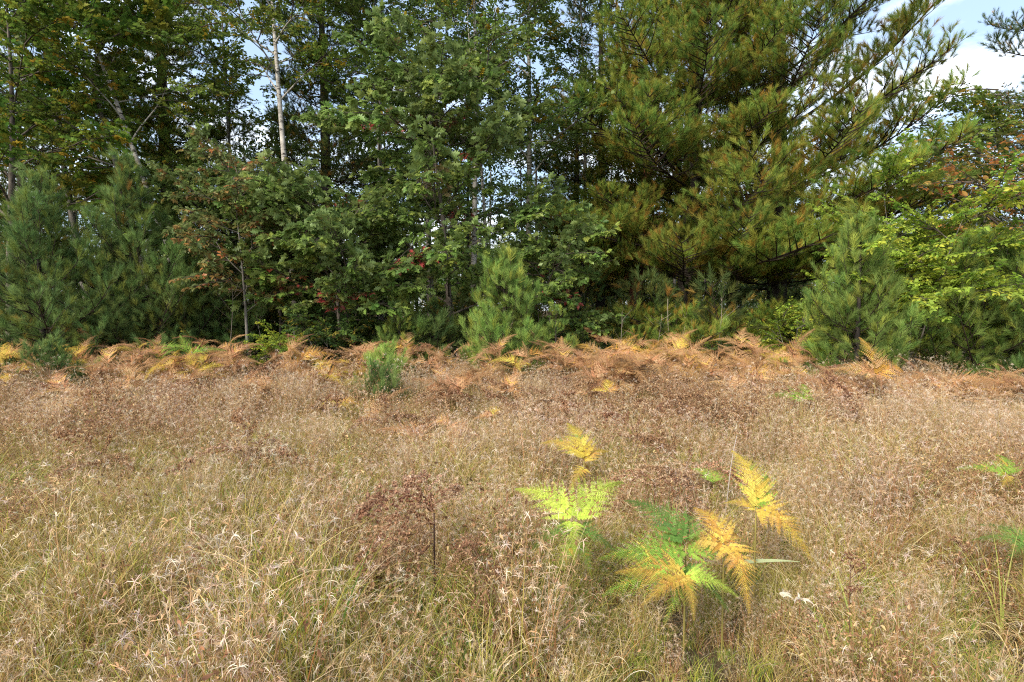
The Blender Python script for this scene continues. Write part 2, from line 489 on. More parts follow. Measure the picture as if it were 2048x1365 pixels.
# young pines on the edge of the meadow
pine('blue-green young pine at the far left with spreading boughs down to the ferns', 85, 10.6, 3.95, cone(2.1), YOUNG, 11, .055, per=6, whorl=.36)
pine('tall blue-green young pine right beside the far-left one, pointed crown', 268, 11.6, 4.5, cone(2.0), YOUNG, 12, .055, per=6, whorl=.37)
pine('dark young pine low behind the tall left one, wide bottom boughs over the ferns', 375, 12.4, 2.7, cone(2.1), YOUNG, 13, .05, per=7, whorl=.32, el=(-2, 20))
pine('young pine with a thin spiky leader in front of the yellow-green bush at right', 1715, 9.7, 3.2, cone(1.35, 1.05), LIGHT, 14, .05, per=6, whorl=.34)
pine('bushy young pine filling the right edge beside the yellow-green bush', 1965, 9.9, 2.75, cone(1.8), LIGHT, 15, .05, per=6, whorl=.33)
pine('waist-high pine beyond the right-hand bushy pine at the frame edge', 2110, 9.6, 2.6, cone(1.3), YOUNG, 16, .04, per=6, whorl=.30)
pine('man-high cone-shaped pine sapling in front of the central oak', 1008, 10.6, 2.55, cone(1.1, .9), LIGHT, 17, .035, whorl=.22, per=6, name='pine_sapling', cat='pine sapling')
pine('chest-high pine sapling left of the cone-shaped one, behind the bright small pine', 800, 11.0, 1.85, cone(.62), LIGHT, 18, .025, whorl=.24, per=5, name='pine_sapling', cat='pine sapling')
pine('short dark pine sapling between two larger saplings under the oak', 868, 11.3, 1.65, cone(.6), YOUNG, 19, .025, whorl=.24, per=5, name='pine_sapling', cat='pine sapling')
pine('thin sparse pine sapling with a bare upright shoot right of the cone-shaped one', 1112, 10.7, 1.62, cone(.42), LIGHT, 20, .02, whorl=.34, per=3, name='pine_sapling', cat='pine sapling')
pine('small bright yellow-green pine seedling standing in the ferns at the meadow edge', 768, 9.2, .92, cone(.36, .9, .12), BRIGHT, 21, .018, whorl=.14, per=6, z0=.12, irregular=.25, name='pine_seedling', cat='pine seedling')
pine('small blue-green pine seedling in front of the far-left young pine', 100, 9.0, .95, cone(.38, .6), YOUNG, 22, .015, whorl=.16, per=5, z0=.15, name='pine_seedling', cat='pine seedling')
pine('low green pine seedling half hidden in grass below the bright one', 758, 8.2, .55, cone(.26, .5), YOUNG, 23, .012, whorl=.12, per=5, z0=.1, name='pine_seedling', cat='pine seedling')

# big pines behind
def old_prof(base, top, mid=.35):
    return lambda t: base * (1 - max(0, t - mid) / (1 - mid)) ** .8 * (0.75 + .25 * math.sin(9 * t)) + top
pine('huge old pine with orange-tinged boughs right of centre, thick grey trunk', 1372, 15.6, 16.5, old_prof(3.7, .5, .45), OLD, 31, .30, whorl=1.25, per=9, skip=lambda a_, z_: 4.2 < a_ < 5.2 and 3.8 < z_ < 5.0, z0=2.6, el=(2, 34), irregular=.12, dead=16, lean=(.3, 0),
     extra=[(1.0, -100, 0, 3.6), (1.1, -65, 3, 3.5), (1.2, -130, 0, 3.6), (2.3, -92, 12, 4.3), (2.5, -70, 12, 4.4), (2.2, -112, 10, 4.0), (3.0, -85, 14, 4.2), (1.0, -35, 2, 3.2), (1.0, -155, 0, 3.4), (3.3, -150, 2, 4.4), (3.7, -170, 0, 4.4), (4.9, -125, 6, 4.2), (5.6, -150, 8, 4.5), (6.3, -105, 14, 4.0), (6.9, -135, 14, 4.3), (7.7, -92, 20, 3.8), (8.5, -120, 22, 3.8), (5.3, -75, 8, 3.6), (6.9, -70, 16, 3.6)])
pine('dark-trunked old pine whose long boughs reach up into the open sky at right', 1552, 15.0, 16.0, old_prof(3.5, .5, .5), OLD, 32, .27, whorl=1.30, per=8, skip=lambda a_, z_: (a_ < 1.15 or a_ > 5.1) and z_ > 5.2 or 4.3 < a_ < 5.1 and 6.6 < z_ < 7.6, z0=2.4, el=(4, 48), irregular=.2, dead=14, lean=(-.2, 0),
     extra=[(8.6, -8, 42, 5.6), (6.2, -12, 36, 5.2), (5.0, -10, 30, 3.4), (9.5, -12, 40, 3.4), (7.2, -20, 36, 2.6), (4.6, -25, 26, 4.6), (7.4, -170, 30, 3.0), (3.6, -30, 15, 4.0), (3.2, -60, 10, 4.2), (1.3, -80, 2, 3.6), (1.2, -50, 2, 3.4), (2.8, -95, 6, 3.8), (4.6, -95, 8, 4.0), (5.6, -60, 14, 4.2), (6.6, -105, 14, 3.8), (7.6, -60, 22, 4.2), (8.4, -90, 22, 3.8), (9.4, -70, 30, 3.8), (4.0, -60, 10, 4.4)])
pine('pine with a leaning reddish trunk between the huge old pine and the oak', 1262, 16.2, 12.0, old_prof(2.6, .5, .5), OLD, 33, .22, whorl=1.25, per=6, skip=lambda a_, z_: 3.9 < a_ < 5.4 and z_ < 5.4, z0=3.4, el=(0, 36), bark=M_REDBARK, irregular=.2, lean=(1.2, 0), dead=10)
red_t = [o for o in C.objects if o.get('label', '').startswith('pine with a leaning reddish trunk')][0]
DEADB = [pine_bough(950 + i, 1.1, needles=40, nl=.11, nw=.004, pal=[(.36, .15, .05), (.28, .11, .04), (.42, .20, .07)], orange=0, up=-.3, droop=.1, step=.12, tstep=.12, rise=-.2, name='dead_bough') for i in range(2)]
for k in range(11):
    z_ = 3.3 + .17 * k
    mk('dead_bough', DEADB[k % 2], red_t, bough_matrix((1.2 * (z_ / 12) ** 1.3, -.1, z_), R(-90 + (k * 67) % 150 - 75), R(-45 - (k * 13) % 25), 0, .75))
pine('dark old pine left of the oak behind the leaning white birch', 655, 16.8, 13.5, old_prof(3.0, .5, .4), DARK, 34, .22, whorl=.62, per=5, z0=2.6, el=(-4, 28), irregular=.2, dead=14)
pine('brownish old pine at upper left with boughs sweeping down to the right', 345, 17.2, 15.5, old_prof(3.3, .5, .5), OLD, 35, .24, whorl=.72, per=5, z0=4.6, el=(-18, 20), irregular=.2, dead=12)
pine('dark pine far left behind the young pines', 60, 17.5, 9.0, old_prof(2.8, .5, .4), DARK, 36, .2, whorl=.66, per=5, z0=1.2, irregular=.2, dead=8)
pine('green pine behind the yellow-green bush at right, below the open sky', 1850, 16.5, 6.2, old_prof(2.6, .4, .3), DARK, 37, .18, whorl=.5, per=5, z0=1.0, el=(0, 36), irregular=.2, dead=6)
pine('pine at the far right corner with boughs hanging in from the top', 2140, 14.5, 13.0, old_prof(3.0, .5, .5), DARK, 38, .2, whorl=.62, per=5, z0=3.4, el=(0, 34), irregular=.2, dead=6)
pine('pine behind the cone-shaped sapling with level shelves of boughs', 1150, 17.6, 8.0, old_prof(2.9, .4, .3), OLD, 39, .2, whorl=1.0, per=8, z0=1.0, el=(-4, 20), irregular=.2, dead=8)
pine('straight dark pine between the two big orange-tinged pines', 1462, 18.5, 13.0, old_prof(2.9, .4, .4), DARK, 40, .17, whorl=.95, per=5, z0=1.4, el=(0, 30), irregular=.2, dead=8)
pine('shaded pine behind the orange-leaved young oak', 455, 15.0, 4.6, old_prof(2.2, .4, .3), DARK, 41, .11, whorl=.5, per=5, z0=.5, el=(-6, 20), irregular=.15, dead=8)
pine('low spreading pine at the foot of the two big pines, level boughs above the ferns', 1290, 13.6, 1.25, cone(2.3, .5, .3), OLD, 42, .05, whorl=.45, per=6, z0=.35, el=(2, 12), irregular=.15)
pine('low spreading pine under the dark-trunked pine, left of the right-hand bushes', 1500, 13.9, 1.25, cone(2.2, .5, .3), OLD, 43, .05, whorl=.45, per=6, z0=.35, el=(2, 12), irregular=.15)

pine('dark green pine filling the gap between the aspens and the leaning reddish trunk', 1200, 17.8, 14.0, old_prof(2.4, .4, .4), DARK, 44, .16, whorl=.7, per=5, z0=3.0, el=(-6, 26), irregular=.2, dead=8)
# ------------------------------------------------------------------ broad-leaved trees
def leaf_poly(pts, fold=.12, cup=.0):
    """leaf template from a half outline [(x,y)...] along +x, mirrored; slightly folded along the midrib"""
    n = len(pts)
    mid = [(p[0], 0, 0) for p in pts]
    up = [(p[0], p[1], abs(p[1]) * fold - cup * p[0] ** 2) for p in pts]
    dn = [(p[0], -p[1], abs(p[1]) * fold - cup * p[0] ** 2) for p in pts]
    mid = [(p[0], 0, -cup * p[0] ** 2) for p in pts]
    V = np.array(mid + up + dn, float); F = []
    for i in range(n - 1):
        if pts[i][1] > 0 or pts[i + 1][1] > 0:
            F += [(i, i + 1, n + i + 1), (i, n + i + 1, n + i)]
            F += [(i, 2 * n + i + 1, i + 1), (i, 2 * n + i, 2 * n + i + 1)]
    F = [f for f in F if len({tuple(V[k]) for k in f}) == 3]
    return V, np.array(F)

OAK_LEAF = leaf_poly([(0, 0), (.16, .04), (.24, .20), (.33, .08), (.45, .34), (.56, .10), (.70, .30), (.78, .09), (.90, .12), (1.0, 0)], .2, .18)
OVAL_LEAF = leaf_poly([(0, 0), (.3, .24), (.65, .22), (1.0, 0)], .25, .15)
ROUND_LEAF = leaf_poly([(0, 0), (.25, .36), (.65, .30), (1.0, 0)], .15, .1)
MAPLE_LEAF = leaf_poly([(0, 0), (.10, .30), (.22, .18), (.36, .50), (.52, .20), (.72, .26), (.74, .10), (1.0, 0)], .15, .15)

def leafy_branch(seed, L, leaf, size, pal, mat, w=None, per_twig=7, twigs=13, cluster=False, twig_len=.34, droop=.12, tipj=.5, name='leafy_branch', col2=None, p2=0.0, flat=.35):
    r = np.random.default_rng(seed); buf = Buf()
    P = curve((0, 0, 0), (1, 0, .12), L, 8, droop, r, .06)
    tw = (.075, .062, .05)
    tube(buf, P, np.linspace(.010 * L + .003, .002, 8), 4, tw, 1, cap=False)
    LP, LD, LC = [], [], []
    base_cols = pick(pal, twigs + 2, r, .1, w)
    for i in range(twigs + 1):
        u = .18 + .82 * (i / twigs); k = u * 7; j = min(int(k), 6); p = P[j] + (P[j + 1] - P[j]) * (k - j)
        an = r.uniform(25, 75) * (1 if i % 2 else -1) if i < twigs else 0
        d = np.array([math.cos(R(an)), math.sin(R(an)), r.uniform(-.25, .5)])
        tl = L * twig_len * (1.15 - .6 * u) * r.uniform(.6, 1.2)
        Q = curve(p, d, tl, 5, r.uniform(-.1, .3), r, .08)
        tube(buf, Q, np.linspace(.004, .0015, 5), 3, tw, 1, cap=False)
        red = r.random() < p2
        for q in range(per_twig):
            v = (.55 + .45 * r.random()) if cluster else (.15 + .85 * (q + .5) / per_twig)
            kk = min(v, .999) * 4; jj = int(kk); pp = Q[jj] + (Q[jj + 1] - Q[jj]) * (kk - jj)
            qd = norm(Q[min(jj + 1, 4)] - Q[jj])
            sd = norm(np.cross(qd, (0, 0, 1))) * (1 if q % 2 else -1)
            ld = qd * r.uniform(.2, 1.0) + sd * r.uniform(.3, 1.1) + np.array([0, 0, r.uniform(-.55, .25)])
            LP.append(pp + r.normal(0, .01, 3)); LD.append(ld)
            LC.append(np.array(col2) * r.uniform(.7, 1.3) if red and r.random() < .85 else base_cols[i] * r.uniform(.82, 1.18))
    LP, LD, LC = np.array(LP), np.array(LD), np.clip(np.array(LC), 0, 1)
    k = len(LP)
    up = norm(np.array([0, 0, 1.0]) + r.normal(0, flat, (k, 3)))
    stamp(buf, leaf[0], leaf[1], frames(LD, up, roll=r.normal(0, tipj, k)), LP, size * r.uniform(.7, 1.2, k), LC, 0)
    return buf.mesh(name, [mat, M_TWIG])

OAKG = [(.120, .190, .036), (.150, .230, .044), (.090, .155, .034), (.190, .240, .046)]
def branches(seed, n, *a, **k): return [leafy_branch(seed + i, *a, **k) for i in range(n)]
B_OAK = branches(1000, 5, 1.15, OAK_LEAF, .165, OAKG, M_OAK, cluster=True, per_twig=9, twigs=13, col2=(.20, .05, .03), p2=.015)
B_OAKRED = branches(1100, 3, 1.0, OAK_LEAF, .16, OAKG, M_OAK, cluster=True, per_twig=8, twigs=12, col2=(.26, .045, .04), p2=.85)
B_OAKORANGE = branches(1200, 4, .9, OAK_LEAF, .13, [(.11, .16, .045), (.15, .17, .045), (.24, .14, .04), (.11, .15, .04)], M_OAK, cluster=True, per_twig=7, twigs=12, col2=(.34, .13, .045), p2=.16)
B_MAPLE = branches(1300, 4, 1.25, MAPLE_LEAF, .12, [(.14, .23, .035), (.19, .25, .04), (.09, .17, .03), (.28, .27, .04)], M_LEAF, per_twig=8, twigs=14, col2=(.45, .30, .04), p2=.06)
B_BIRCH = branches(1400, 4, 1.2, ROUND_LEAF, .070, [(.15, .22, .038), (.11, .175, .034), (.20, .25, .045)], M_LEAF, per_twig=12, twigs=16, col2=(.38, .27, .03), p2=.07, droop=.25)
B_ASPEN = branches(1500, 4, 1.2, ROUND_LEAF, .072, [(.125, .195, .042), (.095, .155, .038), (.16, .22, .05)], M_LEAF, per_twig=11, twigs=15, col2=(.40, .28, .03), p2=.04)
B_YELLOW = branches(1600, 3, 1.1, ROUND_LEAF, .075, [(.42, .29, .03), (.36, .30, .05), (.15, .17, .03)], M_LEAF, per_twig=9, twigs=13)
B_CHERRY = branches(1700, 3, 1.3, OVAL_LEAF, .10, [(.44, .28, .07), (.48, .22, .06), (.14, .16, .04), (.10, .13, .035)], M_LEAF, per_twig=5, twigs=11, droop=.3)
B_BUSH = branches(1800, 4, 1.0, OVAL_LEAF, .085, [(.32, .42, .055), (.24, .36, .05), (.42, .46, .06), (.17, .28, .045)], M_LEAF, per_twig=10, twigs=14)
B_SHRUB = branches(1900, 4, .9, OVAL_LEAF, .085, [(.05, .10, .03), (.07, .13, .035), (.10, .15, .03)], M_LEAF, per_twig=8, twigs=12, col2=(.30, .25, .04), p2=.08)
B_THIN = branches(2000, 3, 1.2, OVAL_LEAF, .085, [(.12, .15, .035), (.09, .13, .03), (.20, .17, .04)], M_LEAF, per_twig=5, twigs=12, p2=.08, col2=(.3, .16, .04))

def broadleaf(label, px, d, H, seed, protos, bark, trunk_r=.06, lean=(0, 0), crown=(1.0, None), rad=1.4, limbs=16, per_limb=6, sscale=1.0,
              name='oak_tree', cat='oak tree', group=None, bend=.03, stems=1, limb_up=(15, 55), extra_protos=None, p_extra=0.0, top_round=.5, shape=None):
    r = np.random.default_rng(seed); x, y = at(px, d)
    t_ = thing(name, label, cat, (x, y, float(ground_z(x, y))), 0, group)
    for st in range(stems):
        if stems > 1:
            an = 2 * PI * st / stems + r.uniform(0, 1); ln = (math.cos(an) * rad * .6, math.sin(an) * rad * .5); h = H * r.uniform(.7, 1)
        else: ln, h = lean, H
        P = trunk_curve(h, ln, bend, 14, r)
        b = Buf(); tt = np.linspace(0, 1, 14)
        tube(b, P, trunk_r * (1 - tt * .92) + trunk_r * .3 * np.exp(-tt * h / .25), 8, (.2, .18, .15))
        me = b.mesh(name + '_trunk', [bark])
        for p in me.polygons: p.use_smooth = True
        mk('trunk' if stems == 1 else 'stem', me, t_)
        c0, c1 = crown[0], crown[1] or h
        nl = max(3, limbs // stems)
        for i in range(nl):
            u = (i + r.uniform(0, .9)) / nl
            z = c0 + (min(c1, h * .98) - c0) * u
            p = on_curve(P, z)
            az = i * 2.4 + r.uniform(-.5, .5)
            L = (shape(u) if shape else rad * (1 - top_round * u ** 2)) * r.uniform(.6, 1.15) / (1 if stems == 1 else 1.4)
            el_ = R(r.uniform(*limb_up))
            dv = np.array([math.cos(az) * math.cos(el_), math.sin(az) * math.cos(el_), math.sin(el_)])
            Q = curve(p, dv, L, 8, r.uniform(-.1, .22), r, .05)
            lb = Buf(); lr = max(.006, trunk_r * (1 - .8 * z / h) * .42)
            tube(lb, Q - p, np.linspace(lr, .004, 8), 5, (.2, .18, .15))
            limb = mk('limb', lb.mesh('limb', [bark]), t_, Matrix.Translation(Vector(p)))
            for j in range(per_limb):
                v = .22 + .78 * (j + r.uniform(.2, .9)) / per_limb
                k = min(v, .999) * 7; jj = int(k); pp = Q[jj] + (Q[jj + 1] - Q[jj]) * (k - jj)
                a2 = az + r.uniform(.3, 1.3) * (1 if j % 2 else -1) * (1.15 - v)
                pr = extra_protos if extra_protos and r.random() < p_extra else protos
                mk('leafy_branch', pr[int(r.integers(len(pr)))], t_, bough_matrix(pp, a2, R(r.uniform(-15, 45)), r.uniform(-.5, .5), sscale * r.uniform(.7, 1.15) * (.7 + .5 * v)))
    return t_

# the oaks in front
broadleaf('leafy green oak in the middle of the tree line with scattered red leaf clusters', 905, 12.6, 6.6, 51, B_OAK, M_OAKBARK, .085, (-.5, 0), (1.4, None), 2.2, 23, 7, 1.0, extra_protos=B_OAKRED, p_extra=.07, top_round=.6)
broadleaf('silvery green oak left of the central oak, broad low crown with a pink-red tuft', 690, 11.9, 3.7, 52, B_OAK, M_OAKBARK, .055, (-.3, -.2), (.9, None), 1.5, 18, 7, .95, extra_protos=B_OAKRED, p_extra=.05)
broadleaf('slim young oak with orange-brown leaves and a pale thin trunk', 496, 11.6, 4.4, 53, B_OAKORANGE, M_GREYBARK, .042, (-.25, .1), (1.5, None), 1.15, 16, 6, .85, name='young_oak', cat='oak tree')
broadleaf('small round-crowned oak just behind the cone-shaped pine sapling', 1100, 12.3, 2.9, 54, B_OAK, M_OAKBARK, .04, (0, 0), (1.2, None), .85, 9, 6, .8, name='young_oak', cat='oak tree')
broadleaf('green oak between the white birch and the orange young oak', 560, 13.4, 3.6, 55, B_OAK, M_OAKBARK, .05, (0, 0), (1.2, None), 1.5, 14, 7, .9)
broadleaf('maple filling the upper left corner with yellowing leaves', 20, 12.6, 9.2, 56, B_MAPLE, M_OAKBARK, .11, (.3, 0), (3.3, None), 2.6, 24, 6, 1.05, name='maple_tree', cat='maple tree', top_round=.3)
broadleaf('leaning maple with a grey trunk behind the two left young pines', 190, 15.6, 11.0, 57, B_MAPLE, M_GREYBARK, .12, (-1.6, 0), (4.0, None), 2.2, 22, 6, 1.0, name='maple_tree', cat='maple tree', top_round=.3)
broadleaf('silver-green oak crown above the slim orange-leaved oak', 440, 14.0, 4.7, 58, B_OAK, M_OAKBARK, .06, (0, 0), (2.2, None), 1.5, 12, 6, .9)

# birches and aspens
broadleaf('white birch with a bright straight trunk left of the central oak', 596, 13.6, 12.5, 61, B_BIRCH, M_BIRCH, .10, (-.7, 0), (6.3, None), 1.9, 20, 6, 1.0, name='birch_tree', cat='birch tree', bend=.012, top_round=.3)
broadleaf('white birch leaning strongly to the left above the young pines', 400, 13.2, 12.5, 62, B_BIRCH, M_BIRCH, .085, (-4.4, .3), (5.2, None), 1.8, 20, 6, 1.0, name='birch_tree', cat='birch tree', bend=.015, top_round=.3)
broadleaf('thin birch arching left beside the leaning white one', 330, 13.8, 11.5, 63, B_BIRCH, M_GREYBARK, .09, (-3.2, .3), (4.5, None), 1.7, 16, 6, 1.0, name='birch_tree', cat='birch tree', bend=.03, top_round=.3)
broadleaf('pale aspen rising straight behind the central oak', 946, 13.6, 12.5, 64, B_ASPEN, M_BIRCH, .085, (.1, 0), (5.2, None), 1.8, 18, 6, 1.0, name='aspen_tree', cat='aspen tree', bend=.02, top_round=.3)
broadleaf('thin curved aspen close beside the pale straight one', 975, 13.9, 9.5, 65, B_ASPEN, M_BIRCH, .06, (-.35, 0), (5.0, None), 1.4, 12, 6, .9, name='aspen_tree', cat='aspen tree', bend=.045, top_round=.3)
broadleaf('aspen with a patch of bright yellow leaves, left of the huge pine', 1056, 15.2, 12.5, 66, B_ASPEN, M_ASPEN, .11, (0, 0), (5.0, None), 1.5, 18, 6, .95, name='aspen_tree', cat='aspen tree', bend=.012, extra_protos=B_YELLOW, p_extra=.22, top_round=.3)
broadleaf('green aspen whose crown fills the sky above the silvery oak', 765, 15.6, 12.5, 67, B_ASPEN, M_GREYBARK, .10, (.1, 0), (4.8, None), 2.1, 24, 7, 1.05, name='aspen_tree', cat='aspen tree', top_round=.3)
broadleaf('small dark-barked aspen behind the central oak trunk', 860, 16.6, 12.0, 68, B_ASPEN, M_GREYBARK, .07, (0, 0), (4.2, None), 1.9, 20, 7, 1.0, name='aspen_tree', cat='aspen tree', top_round=.3)
broadleaf('sparse yellow-green tree against the pale sky at right', 1930, 14.0, 6.3, 69, B_THIN, M_GREYBARK, .07, (.6, 0), (2.6, None), 1.9, 18, 6, 1.0, name='ash_tree', cat='ash tree')
broadleaf('airy tree with a spreading crown at the right edge above the pines', 2080, 13.0, 6.4, 70, B_BIRCH, M_GREYBARK, .08, (-.3, 0), (3.0, None), 2.0, 16, 6, 1.0, name='birch_tree', cat='birch tree')
broadleaf('cherry tree with loose orange-yellow leaves at the right edge', 2105, 10.8, 4.3, 71, B_CHERRY, M_GREYBARK, .05, (-.5, 0), (1.9, None), 1.7, 16, 5, .95, name='cherry_tree', cat='cherry tree')
broadleaf('sparse aspen showing sky through its crown between the yellow-patched aspen and the huge pine', 1165, 17.2, 13.0, 82, B_ASPEN, M_GREYBARK, .09, (0, 0), (5.5, None), 1.8, 18, 6, 1.05, name='aspen_tree', cat='aspen tree', top_round=.3)
broadleaf('green birch crown overhead between the leaning birches and the white one', 480, 16.4, 12.5, 83, B_BIRCH, M_GREYBARK, .08, (-.3, 0), (5.5, None), 1.9, 18, 6, 1.05, name='birch_tree', cat='birch tree', top_round=.3)
# bushes
broadleaf('tall yellow-green bush behind the right young pine', 1815, 10.5, 3.9, 72, B_BUSH, M_GREYBARK, .022, (0, 0), (.7, None), 1.6, 34, 7, .8, name='bush', cat='bush', stems=4)
broadleaf('yellow-green bush behind the bushy right-edge pine', 1905, 10.8, 2.9, 73, B_BUSH, M_GREYBARK, .02, (0, 0), (.6, None), 1.1, 18, 6, .75, name='bush', cat='bush', stems=3)
broadleaf('low yellow-green bush left of the right young pine', 1592, 11.4, 1.75, 74, B_BUSH, M_GREYBARK, .015, (0, 0), (.4, None), .75, 12, 5, .55, name='bush', cat='bush', stems=3)
broadleaf('dark green shrub at the foot of the silvery oak', 655, 11.6, 1.5, 75, B_SHRUB, M_GREYBARK, .015, (0, 0), (.2, None), .8, 14, 6, .7, name='shrub', cat='shrub', stems=4)
broadleaf('green shrub just left of the pine saplings', 735, 12.0, 1.7, 76, B_SHRUB, M_GREYBARK, .015, (0, 0), (.2, None), .8, 14, 6, .7, name='shrub', cat='shrub', stems=4)
broadleaf('little shrub with pale yellow-edged leaves right of the slim orange oak', 562, 11.0, 1.25, 77, B_BUSH, M_GREYBARK, .012, (0, 0), (.2, None), .5, 9, 5, .5, name='shrub', cat='shrub', stems=3)
broadleaf('dark shrub directly under the central oak', 935, 12.2, 1.6, 78, B_SHRUB, M_GREYBARK, .015, (0, 0), (.2, None), .8, 12, 6, .7, name='shrub', cat='shrub', stems=4)
broadleaf('bright little shrub among the ferns below the huge pine', 1440, 11.5, .95, 79, B_SHRUB, M_GREYBARK, .012, (0, 0), (.15, None), .5, 8, 5, .5, name='shrub', cat='shrub', stems=3)
broadleaf('green shrub between the thin sapling and the low spreading pine', 1180, 12.2, 1.1, 80, B_SHRUB, M_GREYBARK, .012, (0, 0), (.15, None), .7, 9, 5, .6, name='shrub', cat='shrub', stems=3)
broadleaf('shaded shrub at the foot of the slim orange oak', 425, 11.7, 1.1, 81, B_SHRUB, M_GREYBARK, .012, (0, 0), (.15, None), .6, 9, 5, .55, name='shrub', cat='shrub', stems=3)

# ------------------------------------------------------------------ woods further back: each tree its own trunk and crown, crowns share meshes
def bg_crown(seed, kind, H, z0, rad):
    r = np.random.default_rng(seed); buf = Buf()
    if kind == 'pine':
        n = 420
        P, D = [], []
        for i in range(46):
            z = z0 + (H - z0) * (i + r.random()) / 46; L = rad * (1 - .8 * (z - z0) / (H - z0)) * r.uniform(.6, 1.1); az = i * 2.4
            for k in range(15):
                u = r.uniform(.25, 1); p = np.array([math.cos(az) * L * u, math.sin(az) * L * u, z + .1 * L * u])
                w_ = L * .34 * (1 - u * .6); s_ = r.uniform(-w_, w_)
                p = p + np.array([-math.sin(az) * s_, math.cos(az) * s_, r.uniform(-.1, .1)])
                P.append(p); D.append((math.cos(az) + r.normal() * .6, math.sin(az) + r.normal() * .6, r.uniform(0, .6)))
        P, D = np.array(P), np.array(D)
        for gi in range(3):
            T, TF, sh = tuft_template(seed + gi, 22, .22, .016, .2)
            mk_ = np.arange(len(P)) % 3 == gi
            stamp(buf, T, TF, frames(D[mk_]), P[mk_], r.uniform(.8, 1.2, mk_.sum()), pick(PINE_DARK + [(.07, .08, .02)], mk_.sum(), r), 0, sh)
    else:
        nc = 60
        cz = z0 + (H - z0) * r.uniform(0, 1, nc); ca = r.uniform(0, 6.28, nc)
        cr_ = rad * np.sqrt(r.uniform(.05, 1, nc)) * (1 - .5 * np.abs((cz - z0) / (H - z0) - .45))
        cen = np.stack([np.cos(ca) * cr_, np.sin(ca) * cr_, cz], 1)
        P = cen[r.integers(0, nc, 2300)] + r.normal(0, 1, (2300, 3)) * np.array([.42, .42, .26])
        up = norm(np.array([0, 0, 1.0]) + r.normal(0, .6, (2300, 3)))
        T, TF = OVAL_LEAF
        stamp(buf, T, TF, frames(r.normal(0, 1, (2300, 3)), up), P, r.uniform(.12, .2, 2300), pick([(.05, .085, .025), (.075, .11, .025), (.10, .13, .03)], 2300, r), 0)
    return buf.mesh('far_crown', [M_NEEDLE if kind == 'pine' else M_LEAF, M_TWIG])

BGP = [bg_crown(3000 + i, 'pine', 11, z0, 2.6) for i, z0 in enumerate((.6, 1.5, 3.0))]
BGD = [bg_crown(3100 + i, 'leaf', 11, z0, 2.4) for i, z0 in enumerate((1.5, 3.5, 5.0))]
def bg_trunk(bark, r0, seed):
    r = np.random.default_rng(seed); b = Buf(); P = trunk_curve(10.6, (r.uniform(-.4, .4), 0), .02, 9, r)
    tube(b, P, r0 * (1 - np.linspace(0, 1, 9) * .9), 6, (.1, .1, .1))
    for k in range(14):
        az = r.uniform(0, 6.28); p = on_curve(P, r.uniform(.8, 6))
        tube(b, curve(p, (math.cos(az), math.sin(az), r.uniform(0, .4)), r.uniform(.6, 1.8), 5, .05, r), np.linspace(.02, .005, 5), 3, (.1, .1, .1), cap=False)
    return b.mesh('far_trunk', [bark])
BGT = [bg_trunk(M_PINEBARK, .14, 1), bg_trunk(M_GREYBARK, .09, 2), bg_trunk(M_OAKBARK, .11, 3), bg_trunk(M_ASPEN, .08, 4)]
r = np.random.default_rng(90)
nb = 0
for row, (d0, d1, n) in enumerate(((18.5, 22, 24), (22, 28, 28), (28, 38, 30))):
    for i in range(n):
        d = r.uniform(d0, d1); px = -260 + (2560) * (i + r.uniform(.1, .9)) / n
        x, y = at(px, d)
        kind = 'pine' if r.random() < .5 else 'leaf'
        # the gap of open sky at right: only low trees stand there
        low = 1620 < px < 2040
        sc = (r.uniform(.34, .50) if low else r.uniform(.58, .90)) * (1 + .12 * row)
        wh = ('left of the white birch' if px < 600 else 'between the white birch and the huge pine' if px < 1370 else 'behind the two big pines' if px < 1640 else 'under the open sky at right')
        wh = ('first rank' , 'second rank', 'last rank')[row] + ' of the wood ' + wh
        t_ = thing('woodland_tree', ('dark distant pine, ' if kind == 'pine' else 'distant broad-leaved tree, ') + wh,
                   'tree', (x, y, 0), r.uniform(0, 6.28), 'distant pines in the wood' if kind == 'pine' else 'distant broad-leaved trees in the wood', sc)
        k = int(r.integers(3))
        mk('trunk', BGT[0] if kind == 'pine' else BGT[1 + int(r.integers(3))], t_)
        mk('crown', (BGP if kind == 'pine' else BGD)[k], t_)
        nb += 1

# undergrowth and saplings under the trees: one mass nobody could count
def protos_collection(name, meshes):
    col = bpy.data.collections.new(name)
    for i, me in enumerate(meshes):
        o = bpy.data.objects.new('%s_%02d' % (name, i), me); col.objects.link(o)
    return col

